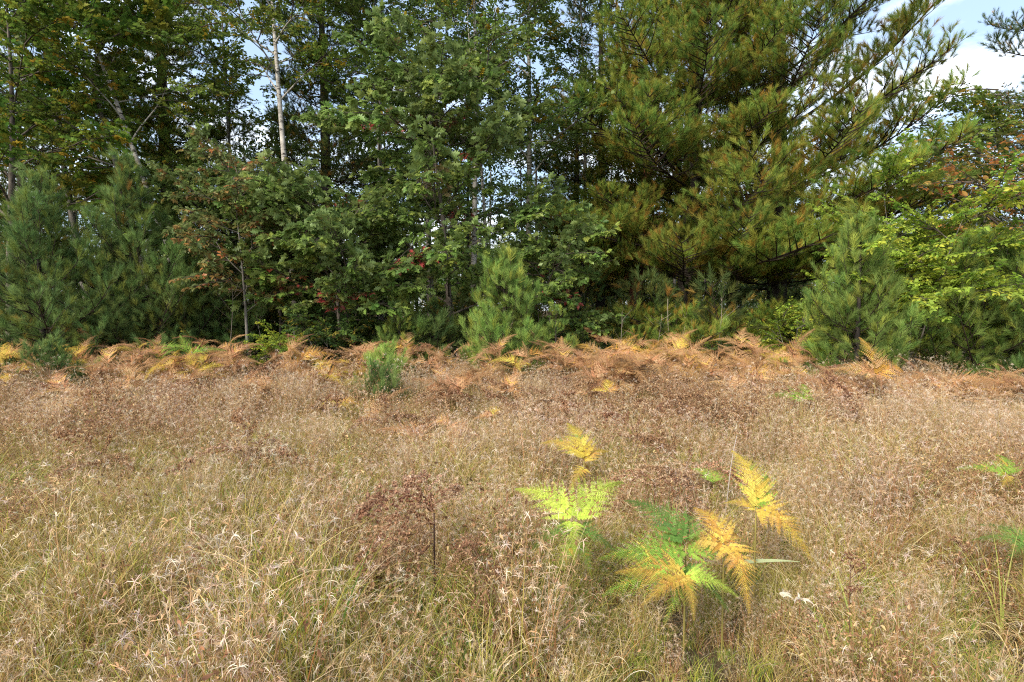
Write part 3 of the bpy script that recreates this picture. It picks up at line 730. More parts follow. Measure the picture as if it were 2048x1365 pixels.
def scatter(name, meshes, P, rot, sc, idx, label, cat):
    col = protos_collection(name + '_source', meshes)
    me = bpy.data.meshes.new(name); me.vertices.add(len(P)); me.vertices.foreach_set('co', np.asarray(P, np.float32).ravel())
    for nm, ty, arr, fld in (('rot', 'FLOAT_VECTOR', rot, 'vector'), ('sca', 'FLOAT', sc, 'value'), ('idx', 'INT', idx, 'value')):
        at_ = me.attributes.new(nm, ty, 'POINT'); at_.data.foreach_set(fld, np.asarray(arr, np.int32 if ty == 'INT' else np.float32).ravel())
    o = mk(name, me); o['kind'] = 'stuff'; o['label'] = label; o['category'] = cat
    ng = bpy.data.node_groups.new(name, 'GeometryNodeTree')
    ng.interface.new_socket('Geometry', in_out='INPUT', socket_type='NodeSocketGeometry')
    ng.interface.new_socket('Geometry', in_out='OUTPUT', socket_type='NodeSocketGeometry')
    n, l = ng.nodes, ng.links
    gi, go = n.new('NodeGroupInput'), n.new('NodeGroupOutput')
    ci = n.new('GeometryNodeCollectionInfo'); ci.inputs['Collection'].default_value = col
    ci.inputs['Separate Children'].default_value = True; ci.inputs['Reset Children'].default_value = True
    ip = n.new('GeometryNodeInstanceOnPoints'); ip.inputs['Pick Instance'].default_value = True
    def named(nm, ty):
        q = n.new('GeometryNodeInputNamedAttribute'); q.data_type = ty; q.inputs['Name'].default_value = nm
        return [s for s in q.outputs if s.enabled and s.name == 'Attribute'][0]
    l.new(gi.outputs[0], ip.inputs['Points']); l.new(ci.outputs[0], ip.inputs['Instance'])
    l.new(named('idx', 'INT'), ip.inputs['Instance Index']); l.new(named('rot', 'FLOAT_VECTOR'), ip.inputs['Rotation']); l.new(named('sca', 'FLOAT'), ip.inputs['Scale'])
    l.new(ip.outputs[0], go.inputs[0])
    md = o.modifiers.new('scatter', 'NODES'); md.node_group = ng
    return o

r = np.random.default_rng(91)
n = 1500
ud = r.uniform(12.3, 34, n); upx = r.uniform(-500, 2550, n)
ux, uy = (upx - 1024) / FPX * ud, ud
up_ = np.stack([ux, uy, r.uniform(.0, .5, n)], 1)
rot = np.stack([r.normal(0, .3, n), -r.uniform(.5, 1.3, n), r.uniform(0, 6.28, n)], 1)
scatter('undergrowth', B_SHRUB + [DARK[0][1], DARK[1][1]], up_, rot, r.uniform(.7, 1.5, n), r.integers(0, 6, n),
        'dim mass of saplings and leafy undergrowth in the shade under the trees', 'undergrowth')
n = 900
ud = r.uniform(34, 60, n); upx = r.uniform(-600, 2650, n)
up_ = np.stack([(upx - 1024) / FPX * ud, ud, r.uniform(0, 3.2, n)], 1)
rot = np.stack([r.normal(0, .3, n), -r.uniform(.3, 1.4, n), r.uniform(0, 6.28, n)], 1)
scatter('distant_woods', B_SHRUB[:2] + BGD[:0] + [OLD[0][1], OLD[3][1]], up_, rot, r.uniform(1.8, 3.2, n), r.integers(0, 4, n),
        'far-off mass of woodland foliage closing the view beneath the crowns', 'woods')

# ------------------------------------------------------------------ meadow grass
def blades(buf, n, rad, h, w, th0, th1, seg, pal, r, tip=None, curlp=1.6, wts=None, base_dark=.6, z0=0.0, az_bias=None):
    """n bent blades: th0 lean at the base, th1 extra bend to the tip (degrees)"""
    a_ = r.uniform(0, 2 * PI, n); q = rad * np.sqrt(r.random(n))
    bx, by = q * np.cos(a_), q * np.sin(a_)
    az = r.uniform(0, 2 * PI, n) if az_bias is None else r.normal(az_bias, .7, n)
    H = r.uniform(*h, n); t0 = np.radians(r.uniform(*th0, n)); t1 = np.radians(r.uniform(*th1, n))
    s_ = np.linspace(0, 1, seg + 1)
    th = t0[:, None] + t1[:, None] * s_[None] ** curlp
    ds = (H / seg)[:, None]
    hx = np.concatenate([np.zeros((n, 1)), np.cumsum(np.sin(th[:, 1:]) * ds, 1)], 1)
    hz = np.concatenate([np.zeros((n, 1)), np.cumsum(np.cos(th[:, 1:]) * ds, 1)], 1) + z0
    ca, sa = np.cos(az)[:, None], np.sin(az)[:, None]
    X, Y = bx[:, None] + hx * ca, by[:, None] + hx * sa
    W = 1.22 * r.uniform(*w, n)[:, None] * np.array([max(.12, 1 - s ** 1.5) for s in s_])[None] / 2
    tw = r.uniform(0, PI, n)[:, None] + r.normal(0, .5, n)[:, None] * s_[None]
    # width direction: across the bending plane, twisted
    wx, wy, wz = -sa * np.cos(tw) + ca * np.cos(th) * np.sin(tw), ca * np.cos(tw) + sa * np.cos(th) * np.sin(tw), -np.sin(th) * np.sin(tw)
    A = np.stack([X - wx * W, Y - wy * W, hz - wz * W], 2); B = np.stack([X + wx * W, Y + wy * W, hz + wz * W], 2)
    V = np.stack([A, B], 2).reshape(n, -1, 3)
    f = []
    for i in range(seg): f += [(2 * i, 2 * i + 1, 2 * i + 3), (2 * i, 2 * i + 3, 2 * i + 2)]
    F = np.array(f)[None] + (np.arange(n) * 2 * (seg + 1))[:, None, None]
    c = pick(pal, n, r, .18, wts)
    c2 = c if tip is None else pick(tip, n, r, .15)
    k = (s_ ** 1.2)[None, :, None]
    K = c[:, None] * (1 - k) + c2[:, None] * k
    K = np.repeat(K, 2, 1)
    buf.add(V.reshape(-1, 3), F.reshape(-1, 3), np.clip(K, 0, 1).reshape(-1, 3))
    return np.stack([X, Y, hz], 2), az, th

STRAW = [(.52, .40, .16), (.38, .275, .10), (.62, .51, .25), (.27, .175, .06)]
PINKSTRAW = [(.50, .34, .18), (.42, .255, .12), (.28, .14, .06), (.62, .48, .30)]
PALE = [(.62, .52, .37), (.54, .42, .28), (.70, .61, .48)]
OLIVE = [(.29, .33, .045), (.42, .41, .065), (.18, .23, .035), (.48, .42, .09)]
GREEN = [(.13, .22, .045), (.18, .28, .05), (.09, .16, .04)]
RUST = [(.28, .115, .04), (.36, .16, .055), (.18, .075, .03), (.40, .22, .09)]
BROWN = [(.24, .125, .065), (.31, .17, .09), (.17, .09, .05), (.38, .23, .13)]

def fluff(buf, P, r, n=9, l=.022, w=.0022, pal=PALE):
    """seed fluff: little starry tufts of pale hairs"""
    k = len(P)
    d = norm(r.normal(0, 1, (k, n, 3)) + np.array([0, 0, .35])); sd = norm(np.cross(d, norm(r.normal(0, 1, (k, n, 3)))))
    L = l * r.uniform(.6, 1.4, (k, n, 1))
    b0 = P[:, None] + 0 * d; mid = b0 + d * L * .6; tip = b0 + d * L; tip[..., 2] -= L[..., 0] * .35
    V = np.stack([b0 - sd * w / 2, b0 + sd * w / 2, mid - sd * w / 2, mid + sd * w / 2, tip], 2)
    F = np.array([(0, 1, 3), (0, 3, 2), (2, 3, 4)])[None] + (np.arange(k * n) * 5)[:, None, None]
    c = np.repeat(pick(pal, k, r, .15), n * 5, 0)
    buf.add(V.reshape(-1, 3), F.reshape(-1, 3), c)

def clump_straw(seed):
    r = np.random.default_rng(seed); b = Buf()
    blades(b, 74, .15, (.30, .58), (.0025, .0048), (2, 18), (20, 120), 6, STRAW + OLIVE[:2], r, tip=STRAW + PALE[:1])
    blades(b, 26, .15, (.25, .48), (.003, .0055), (2, 25), (120, 290), 8, STRAW, r, tip=PALE, curlp=2.4)
    blades(b, 40, .16, (.25, .46), (.0025, .0045), (0, 16), (10, 50), 4, OLIVE, r)
    return b.mesh('straw_clump', [M_GRASS])
def clump_green(seed):
    r = np.random.default_rng(seed); b = Buf()
    blades(b, 70, .15, (.2, .42), (.0025, .005), (2, 26), (10, 75), 5, OLIVE + GREEN[:1], r, tip=OLIVE + STRAW[:2])
    blades(b, 20, .14, (.2, .4), (.003, .006), (2, 22), (10, 70), 5, GREEN, r)
    blades(b, 18, .15, (.3, .5), (.0022, .004), (2, 25), (60, 200), 6, STRAW, r, tip=PALE)
    return b.mesh('green_clump', [M_GRASS])
def clump_rust(seed):
    r = np.random.default_rng(seed); b = Buf()
    C0, az, th = blades(b, 26, .13, (.42, .70), (.0026, .0042), (0, 14), (5, 30), 7, RUST + OLIVE[:1], r, tip=PINKSTRAW)
    P = C0[:, 3:, :].reshape(-1, 3); P = np.repeat(P[r.random(len(P)) < .8], 2, 0); P = P + r.normal(0, .009, P.shape)
    fluff(b, P[::2], r, 9, .024, .0016, [(.60, .49, .36), (.54, .41, .28), (.68, .58, .46)] + PINKSTRAW[:1])
    blades(b, 44, .15, (.22, .48), (.0024, .0045), (2, 28), (50, 230), 6, PINKSTRAW, r, tip=PALE + PINKSTRAW[:2], curlp=2)
    blades(b, 14, .15, (.2, .4), (.0025, .004), (2, 25), (10, 60), 4, OLIVE, r)
    return b.mesh('rust_clump', [M_GRASS])
def clump_curly(seed):
    r = np.random.default_rng(seed); b = Buf()
    blades(b, 34, .16, (.18, .34), (.003, .0055), (8, 45), (120, 320), 9, PALE + PINKSTRAW + STRAW, r, curlp=1.8, z0=.10)
    blades(b, 40, .16, (.24, .46), (.0024, .004), (0, 22), (10, 80), 5, RUST + STRAW, r)
    return b.mesh('curly_clump', [M_GRASS])
def clump_brown(seed):
    r = np.random.default_rng(seed); b = Buf()
    C0, az, th = blades(b, 12, .12, (.35, .62), (.003, .0045), (0, 20), (5, 40), 6, BROWN, r)
    P = C0[:, 2:, :].reshape(-1, 3)
    k = 260
    Q = P[r.integers(0, len(P), k)] + r.normal(0, .035, (k, 3))
    # crumpled dead leaflets
    T, TF = leaf_poly([(0, 0), (.3, .22), (.6, .26), (1, 0)], .6, .9)
    stamp(b, T, TF, frames(r.normal(0, 1, (k, 3)) + np.array([0, 0, -.2]), norm(r.normal(0, 1, (k, 3)))), Q, r.uniform(.010, .021, k), pick(BROWN + PINKSTRAW[:1], k, r, .2), 0)
    blades(b, 26, .15, (.2, .42), (.0024, .004), (2, 28), (40, 180), 6, PINKSTRAW, r)
    return b.mesh('brown_clump', [M_GRASS])
def clump_thatch(seed):
    r = np.random.default_rng(seed); b = Buf()
    blades(b, 90, .2, (.15, .38), (.0022, .0045), (45, 85), (0, 50), 4, STRAW[:2] + [(.20, .14, .075), (.13, .09, .045), (.09, .06, .03)], r, z0=.02)
    blades(b, 30, .2, (.08, .2), (.0025, .0045), (10, 50), (0, 60), 3, OLIVE + GREEN, r)
    return b.mesh('thatch', [M_GRASS])

protoG = [clump_straw(4000 + i) for i in range(5)] + [clump_green(4100 + i) for i in range(5)] + [clump_rust(4200 + i) for i in range(5)] + \
         [clump_curly(4300 + i) for i in range(4)] + [clump_brown(4400 + i) for i in range(4)] + [clump_thatch(4500 + i) for i in range(4)]
base_i = dict(straw=(0, 5), green=(5, 5), rust=(10, 5), curly=(15, 4), brown=(19, 4), thatch=(23, 4))
r = np.random.default_rng(92)

def field_points(dens, wedge=True):
    if wedge:
        n = int(dens * 330); y = r.uniform(.6, 13.2, n); x = r.uniform(-13.2, 13.2, n)
        k = np.abs(x) < y * 1.02 + 1.3; return x[k], y[k]
    n = int(dens * 900); x = r.uniform(-24, 24, n); y = r.uniform(-8, 13, n)
    k = ~((np.abs(x) < y * 1.02 + 1.3) & (y > .6)); return x[k], y[k]

for wedge, dens, nm, lb in ((True, 95, 'meadow_grass', 'dry straw and olive meadow grass filling the ground up to the ferns'),
                           (False, 16, 'side_meadow_grass', 'dry meadow grass on the ground beside and behind the viewpoint')):
    x, y = field_points(dens, wedge); n = len(x)
    pb = wave(x, y, 21, 1.4); pr = wave(x, y, 22, 1.0); pg = wave(x, y, 23, .9)
    far = np.clip((y - 3.0) / 7, 0, 1)
    rightness = np.clip(x / (y + 1) * .8 + .3, 0, 1)
    w_ = np.stack([1.0 * (1 - .45 * far) * (.5 + (1 - pb)),                                  # straw
                   (1.05 * (1 - .62 * far)) * (.35 + 1.6 * pg ** 1.5),                            # green
                   (.55 + .85 * far + .45 * rightness) * (.35 + 1.3 * pr),                     # rust
                   (.85) * (.4 + 1.1 * (1 - pr)),                                            # curly
                   (.04 + .72 * far ** 1.3) * (.2 + 2.2 * pb ** 2) + .1 * rightness,                         # brown
                   .7 + 0 * x], 1)
    # russet clumps of dead weeds stand in places
    for qx, qy, qr, qa in ((820, 1060, .38, 2.2), (930, 1180, .25, 2), (1310, 990, .40, 3), (1900, 960, .7, 3), (150, 870, 1.0, 3), (1650, 1290, .25, 4), (520, 800, 1.1, 2), (1420, 830, 1.0, 3), (60, 1010, .4, 2)):
        cx_, cy_ = spot(qx, qy, .3)
        w_[:, 4] += qa * np.exp(-((x - cx_) ** 2 + (y - cy_) ** 2) / qr ** 2)
    w_ /= w_.sum(1, keepdims=True)
    cum = np.cumsum(w_, 1); u = r.random(n)[:, None]; kind = (u > cum).sum(1)
    st = np.array([0, 5, 10, 15, 19, 23]); ct = np.array([5, 5, 5, 4, 4, 4])
    idx = st[kind] + (r.random(n) * ct[kind]).astype(int)
    sc = (.52 + .62 * r.random(n) ** .8) * (.74 + .40 * wave(x, y, 24, .6)) * (1 - .05 * far)
    sc *= np.where(r.random(n) < .12, 1.22, 1.0) * (.80 + .4 * wave(x, y, 29, .3))
    # the grass is shorter under the living ferns
    for qx, qy in ((1146, 1030), (1168, 912), (1372, 1075), (1440, 1090), (1370, 1150), (1512, 1010), (1300, 1120)):
        cx_, cy_ = spot(qx, qy, .5)
        sc *= 1 - .30 * np.exp(-((x - cx_) ** 2 + (y - cy_ + .15) ** 2) / .42 ** 2)
    rot = np.stack([r.normal(0, .10, n), r.normal(0, .10, n), r.uniform(0, 6.28, n)], 1)
    scatter(nm, protoG, np.stack([x, y, ground_z(x, y)], 1), rot, sc, idx, lb, 'grass')

# ------------------------------------------------------------------ bracken ferns
def frond_mesh(seed, pal, tip_pal=None, fine=True, npairs=15, wither=0.0, width=.44, mixp=0.0, droop=.18, gaps=.0):
    """triangular bracken blade 1 unit long along +x: rachis, pinnae, toothed pinnules"""
    r = np.random.default_rng(seed); b = Buf()
    t = np.linspace(0, 1, 12)
    P = np.stack([t, .03 * np.sin(t * 3 + seed), .16 * np.sin(t * PI) - (droop + .10) * t ** 2.2], 1)
    rc = np.array(pal[0]) * .8
    tube(b, P, np.linspace(.007, .0015, 12), 3, rc, 0, cap=False)
    PP, PD, PL, PC = [], [], [], []
    us = [.05]; gap = .10
    while us[-1] < .95:
        us.append(us[-1] + gap); gap = max(.022, gap * (.86 if npairs > 10 else .9))
    for i, u in enumerate(us):
        if u > .97: break
        sp = us[min(i + 1, len(us) - 1)] - u
        k = u * 11; j = min(int(k), 10); p = P[j] + (P[j + 1] - P[j]) * (k - j); d = norm(P[j + 1] - P[j])
        for sg in (1, -1):
            if r.random() < gaps: continue
            an = R(60 - 14 * u + r.uniform(-6, 6)) * sg
            L = width * (1 - u) ** 1.05 * (1 if i > 0 else .95) * r.uniform(.85, 1.1) + .02
            dd = np.array([d[0] * math.cos(an) - d[1] * math.sin(an), d[0] * math.sin(an) + d[1] * math.cos(an), d[2] + r.uniform(-.10, .18)])
            n = 7; s_ = np.linspace(0, 1, n)
            Q = p + norm(dd) * L * s_[:, None]; Q[:, 2] -= (.12 + .5 * wither) * L * s_ ** 2
            Q[:, 0] += .10 * L * s_ ** 2
            if wither: Q += np.cumsum(r.normal(0, .02 * wither, (n, 3)), 0)
            tube(b, Q, np.linspace(.0035, .001, n), 3, rc, 0, cap=False)
            col = pick(pal, 1, r, .1)[0] if not (tip_pal and r.random() < mixp) else pick(tip_pal, 1, r, .1)[0]
            m = max(4, int(L / ((.040 if wither else .0185) if fine else .034)))
            lmax = sp * .64 + .012
            for q in range(m):
                v = (q + .6) / m; kk = min(v, .999) * (n - 1); jj = int(kk); pp = Q[jj] + (Q[jj + 1] - Q[jj]) * (kk - jj); qd = norm(Q[jj + 1] - Q[jj])
                for s2 in (1, -1):
                    a2 = R(70 - 16 * v) * s2
                    d2 = np.array([qd[0] * math.cos(a2) - qd[1] * math.sin(a2), qd[0] * math.sin(a2) + qd[1] * math.cos(a2), qd[2] + r.uniform(-.12, .06) - wither * .5])
                    l2 = max(.012, min(lmax, .34 * L) * (1 - v) ** .62 * r.uniform(.85, 1.1))
                    cc = col
                    if tip_pal is not None and v > .6 and r.random() < .35: cc = pick(tip_pal, 1, r, .1)[0]
                    if not wither and r.random() < (.05 + .22 * v): cc = np.array((.34, .19, .08)) * r.uniform(.7, 1.2)
                    PP.append(pp); PD.append(d2); PL.append(l2); PC.append(cc * r.uniform(.85, 1.12))
    PP, PD, PL, PC = map(np.array, (PP, PD, PL, PC)); k = len(PP)
    if wither:
        # dried pinnules rolled into little brown curls
        th = np.linspace(0, 4.6, 6); rr = .30 * (1 - .09 * th)
        cx, cz = np.cumsum(np.r_[0, np.cos(th[:-1])]) * .2, -np.cumsum(np.r_[0, np.sin(th[:-1])]) * .2
        hw = np.array([.10, .24, .30, .28, .2, .05])
        V = np.concatenate([np.stack([cx, -hw, cz], 1), np.stack([cx, hw, cz], 1)]); F = []
        for i in range(5): F += [(i, i + 1, 7 + i), (i, 7 + i, 6 + i)]
        up = norm(np.array([0, 0, 1.]) + r.normal(0, .5, (k, 3)))
        stamp(b, V, np.array(F), frames(PD + r.normal(0, .3, PD.shape), up), PP, np.clip(PL, .055, .11) * r.uniform(.8, 1.3, k), np.clip(PC, 0, 1), 0)
    else:
        if fine:
            pts = [(0, .10), (.30, .17), (.55, .10), (.72, .12), (1, 0)]
        else:
            pts = [(0, .20), (.4, .26), (1, 0)]
        T, TF = leaf_poly(pts, .1, .12)
        up = norm(np.array([0, 0, 1.]) + r.normal(0, .16, (k, 3)))
        stamp(b, T, TF, frames(PD, up), PP, PL, np.clip(PC, 0, 1), 0)
    return b.mesh('frond', [M_FERN])

FG_LIME = [(.46, .60, .09), (.54, .66, .12), (.40, .53, .08)]
FG_GREEN = [(.13, .23, .05), (.17, .29, .06), (.10, .19, .045)]
FG_LGREEN = [(.24, .38, .06), (.30, .44, .07)]
FG_YEL = [(.62, .48, .09), (.66, .54, .11), (.58, .40, .07)]
FG_OR = [(.60, .36, .08), (.66, .43, .11), (.52, .27, .06)]
FG_TAN = [(.54, .33, .17), (.60, .38, .20), (.48, .25, .12)]
FG_RUST = [(.48, .28, .145), (.55, .35, .19), (.38, .20, .10)]
FG_BROWN = [(.42, .26, .155), (.50, .33, .20), (.32, .18, .10), (.58, .42, .28)]
FR = dict(
    lime=[frond_mesh(5000 + i, FG_LIME, FG_LGREEN, npairs=16) for i in range(2)],
    green=[frond_mesh(5010 + i, FG_GREEN, FG_LGREEN, npairs=13) for i in range(2)],
    lgreen=[frond_mesh(5020 + i, FG_LGREEN, FG_YEL, npairs=14, mixp=.3) for i in range(2)],
    yellow=[frond_mesh(5030 + i, FG_YEL, FG_LGREEN, npairs=15, mixp=.12) for i in range(2)],
    yelor=[frond_mesh(5040 + i, FG_YEL, FG_OR, npairs=15, mixp=.3) for i in range(2)],
    orange=[frond_mesh(5050 + i, FG_OR, FG_YEL, npairs=14, mixp=.25, gaps=.05) for i in range(2)],
    brown=[frond_mesh(5060 + i, FG_BROWN, None, npairs=9, wither=1.0, gaps=.12, droop=.35) for i in range(3)],
    f_tan=[frond_mesh(5070 + i, FG_TAN, FG_OR, fine=False, npairs=12, mixp=.2) for i in range(3)],
    f_rust=[frond_mesh(5080 + i, FG_RUST, FG_TAN, fine=False, npairs=12, mixp=.25, droop=.35, gaps=.1) for i in range(3)],
    f_or=[frond_mesh(5090 + i, FG_OR, FG_TAN, fine=False, npairs=12, mixp=.3) for i in range(3)],
    f_yel=[frond_mesh(5100 + i, FG_YEL, FG_OR, fine=False, npairs=12, mixp=.2) for i in range(2)],
    f_green=[frond_mesh(5110 + i, FG_LGREEN, FG_GREEN, fine=False, npairs=12, mixp=.3) for i in range(2)],
    f_brown=[frond_mesh(5120 + i, FG_BROWN, FG_RUST, npairs=8, wither=1.0, gaps=.1, droop=.4) for i in range(2)],
)

STALK = {}
def stalk_mesh(lean, col):
    key = (round(lean, 2), col)
    if key not in STALK:
        b = Buf(); t = np.linspace(0, 1, 7)
        tube(b, np.stack([lean * t ** 2, 0 * t, t * 1.0 - .03], 1), np.linspace(.006, .004, 7), 5, col)
        STALK[key] = b.mesh('fern_stalk', [M_TWIG])
    return STALK[key]

def frond_matrix(p, az, el, L, face, roll=0.0):
    d = np.array([[math.cos(az) * math.cos(el), math.sin(az) * math.cos(el), math.sin(el)]])
    Mx = frames(d, norm(np.array([[0, -face, 1.0]])), roll=np.array([roll]))[0] * L
    m = Matrix.Identity(4)
    for i in range(3):
        for j in range(3): m[i][j] = Mx[i][j]
        m[i][3] = p[i]
    return m

def fern(label, loc, h, fronds, stalk=(.20, .17, .05), group=None, name='bracken_fern', cat='fern', lean=(0, 0)):
    """fronds: (kind, azimuth, elevation, length, face, along) blades on one stalk"""
    x, y = loc
    t_ = thing(name, label, cat, (x, y, float(ground_z(x, y))), 0, group)
    st = mk('stalk', stalk_mesh(0.0, stalk), t_)
    sh = Matrix.Identity(4); sh[0][2] = lean[0] / h * h; sh[1][2] = lean[1]; sh[2][2] = h
    st.matrix_local = sh
    for i, f in enumerate(fronds):
        kind, az, el_, L, face = f[:5]; al = f[5] if len(f) > 5 else 1.0
        pr = FR[kind]
        mk('frond', pr[i % len(pr)], t_, frond_matrix((lean[0] * al, lean[1] * al, h * al), R(az), R(el_), L, face))
    return t_

# the ferns one can tell apart in the meadow
fern('lime-green fern spreading two broad fronds in a V, centre of the foreground', spot(1146, 1030, .56), .56,
     [('lime', 148, 26, .38, .9), ('lime', 30, 28, .41, .9), ('lime', -95, -28, .22, .8, .98), ('green', 195, -12, .24, .5, .9), ('green', -15, -12, .25, .5, .9), ('lgreen', -130, -40, .2, .5, .8), ('lgreen', -50, -40, .2, .5, .8)])
fern('pale yellow-green fern behind the lime one, its lower frond turning orange', spot(1168, 912, .50), .50,
     [('yellow', 150, 22, .40, .7), ('yellow', 108, 46, .40, 1.1), ('yelor', 30, 24, .26, .6, .95), ('yelor', -120, -16, .26, .6, .85)])
fern('dark green fern with one upright frond above the yellow clump', spot(1372, 1075, .56), .56,
     [('green', 140, 30, .36, .8), ('green', 75, 24, .26, .7), ('lgreen', 178, 2, .40, .9, .92), ('lgreen', -170, -10, .40, .9, .8), ('lgreen', 10, -2, .28, .7, .9), ('green', -60, -12, .25, .8, .8), ('lgreen', -120, -14, .30, .9, .8)])
fern('orange and yellow fern drooping at the right of the foreground clump', spot(1448, 1080, .54), .54,
     [('orange', 105, 34, .27, .9), ('orange', 165, 2, .25, .8), ('yelor', -82, -28, .30, 1.0), ('orange', 40, 12, .16, .7)])
fern('yellow and lime fern low at the front of the foreground clump', spot(1370, 1140, .47), .47,
     [('yelor', 172, 4, .30, .9), ('yellow', -95, -16, .20, .8), ('lime', -35, 0, .22, .7), ('yelor', -145, -8, .24, .8), ('lgreen', 150, 14, .34, .8)])
fern('tall bright yellow fern at right with lime-tipped fronds, one hanging to the right', spot(1512, 1010, .60), .60,
     [('yellow', 92, 52, .38, 1.1), ('lgreen', 48, 38, .28, .9), ('yelor', -52, -20, .33, 1.0), ('yelor', 150, 12, .16, .6)])
fern('shrivelled brown fern curled over the grass left of the lime fern', spot(868, 1010, .62), .62,
     [('brown', 160, 10, .50, .4), ('brown', 125, 26, .42, .4), ('brown', 60, 30, .26, .4), ('brown', 185, -8, .44, .4, .9), ('brown', -160, -22, .55, .4, .72), ('brown', 200, -14, .42, .4, .8)], stalk=(.06, .035, .025))
fern('second shrivelled brown fern drooping just right of the curled one', spot(950, 1110, .42), .42,
     [('brown', 110, 10, .30, .4), ('brown', -60, -40, .26, .4), ('brown', 150, -10, .22, .4)], stalk=(.07, .04, .03))
fern('withered pinkish-brown fern heaped between the lime and tall yellow ferns', spot(1310, 960, .48), .48,
     [('brown', 160, 4, .40, .6), ('brown', 100, 16, .36, .5), ('brown', 30, 8, .42, .5), ('brown', -10, -10, .40, .5), ('brown', -165, -14, .32, .6), ('brown', 60, 20, .34, .5), ('brown', -70, -20, .25, .5)], stalk=(.10, .05, .03))
fern('small faded green fern between the withered and the tall yellow ferns', spot(1428, 960, .36), .36,
     [('lgreen', 120, 26, .24, .8), ('lgreen', 60, 20, .2, .8)])
fern('green fern cut by the right edge of the picture', spot(2050, 1080, .38), .38,
     [('green', 165, 8, .22, .7), ('green', 120, 22, .22, .7), ('green', -150, -10, .18, .7), ('green', 20, 5, .2, .7)])
fern('faint yellow-green fern near the right edge in the middle distance', spot(2018, 950, .42), .42,
     [('lgreen', 150, 14, .3, .7), ('lgreen', 60, 30, .3, .9), ('yellow', -140, -10, .2, .7)])
fern('pale green fern in the grass left of the upright tan fern', spot(1605, 800, .5), .5,
     [('f_green', 165, 8, .46, .7), ('f_green', 60, 40, .36, .8), ('f_green', 15, 0, .26, .6)])
fern('upright tan-orange fern standing clear in front of the right young pine', spot(1750, 752, .72), .72,
     [('f_or', 88, 66, .62, 1.6), ('f_tan', 168, 14, .56, 1.2), ('f_or', 12, 14, .56, 1.2), ('f_tan', 150, 30, .4, 1.2), ('f_or', 30, 32, .4, 1.2), ('f_tan', -100, -20, .3, .8)])
fern('small yellow-orange fern in the meadow left of centre', spot(682, 808, .40), .40,
     [('f_yel', 160, 6, .34, .6), ('f_or', 20, 0, .32, .6), ('f_yel', -40, -12, .3, .8)])
fern('yellow frond low in the meadow just above centre', spot(985, 830, .38), .38,
     [('f_yel', 70, 26, .26, .9), ('f_tan', 180, -4, .26, .6)])
fern('yellow fern in front of the bright tan fern bank', spot(1215, 785, .45), .45,
     [('f_yel', 80, 36, .36, .9), ('f_yel', 165, 4, .32, .6), ('f_or', 15, 10, .34, .6)])
fern('rusty fern lying in the meadow at the left edge', spot(120, 815, .4), .4,
     [('f_tan', 20, 4, .42, .6), ('f_rust', 160, 2, .4, .6), ('f_tan', -60, -10, .3, .6)])
fern('dusty pink-brown fern drooping in the meadow above centre', spot(900, 850, .4), .4,
     [('f_tan', 150, 10, .4, .6), ('f_rust', 0, -8, .4, .6), ('f_tan', -60, -20, .34, .6)])

# the bank of bracken along the foot of the trees
r = np.random.default_rng(93)
LAB = {
 'f_tan': ('tan dried bracken fern in the bank', 'tan ferns of the fern bank'),
 'f_rust': ('rust-brown bracken fern in the bank', 'rust-brown ferns of the fern bank'),
 'f_or': ('orange bracken fern in the bank', 'orange ferns of the fern bank'),
 'f_yel': ('bright yellow bracken fern in the bank', 'yellow ferns of the fern bank'),
 'f_green': ('still green bracken fern in the bank', 'green ferns of the fern bank'),
 'f_brown': ('withered brown bracken fern before the trees', 'withered brown ferns of the meadow')}
LM = [(150, 'by the far-left pine'), (300, 'by the tall left pine'), (430, 'left of the orange oak'), (560, 'under the orange oak'),
      (700, 'under the silvery oak'), (860, 'near the bright seedling'), (960, 'between the saplings'), (1090, 'before the cone-shaped sapling'), (1220, 'right of the cone-shaped sapling'),
      (1340, 'below the leaning reddish trunk'), (1470, 'below the huge old pine'), (1600, 'left of the right young pine'), (1690, 'left of the upright tan fern'), (1800, 'beside the upright tan fern'), (1900, 'right of the upright tan fern'), (1990, 'before the right-edge pine'), (9999, 'at the right edge')]
def landmark(px): return next(t for q, t in LM if px < q)
def bank_fern(px, d, kind, h=None):
    h = h or r.uniform(.42, .98)
    x, y = at(px, d)
    az = r.uniform(0, 360); F = []
    sub = {'f_tan': 'f_rust', 'f_rust': 'f_tan', 'f_or': 'f_tan', 'f_yel': 'f_tan', 'f_green': 'f_yel', 'f_brown': 'f_brown'}[kind]
    n = int(r.integers(3, 6))
    for k in range(n):
        F.append((kind if r.random() < .75 else sub, az + 360 * k / n + r.uniform(-25, 25), r.uniform(-8, 28) if k else r.uniform(35, 65), r.uniform(.38, .62), r.uniform(.3, 1.0), r.uniform(.75, 1)))
    lb, gp = LAB[kind]; lb = (lb.replace(' in the bank', ' before the bank') if d < 9.2 else lb) + ', ' + landmark(px) if kind != 'f_brown' or d > 8 else lb.replace('before the trees', ((('nearer' if d < 6.3 else 'farther') + ' in the meadow, ' + ('at the left' if px < 350 else 'left of centre' if px < 700 else 'before the central oak' if px < 1050 else 'before the huge pine' if px < 1450 else 'at the right'))))
    fern(lb, (x, y), h, F, stalk=(.22, .13, .05), group=gp)
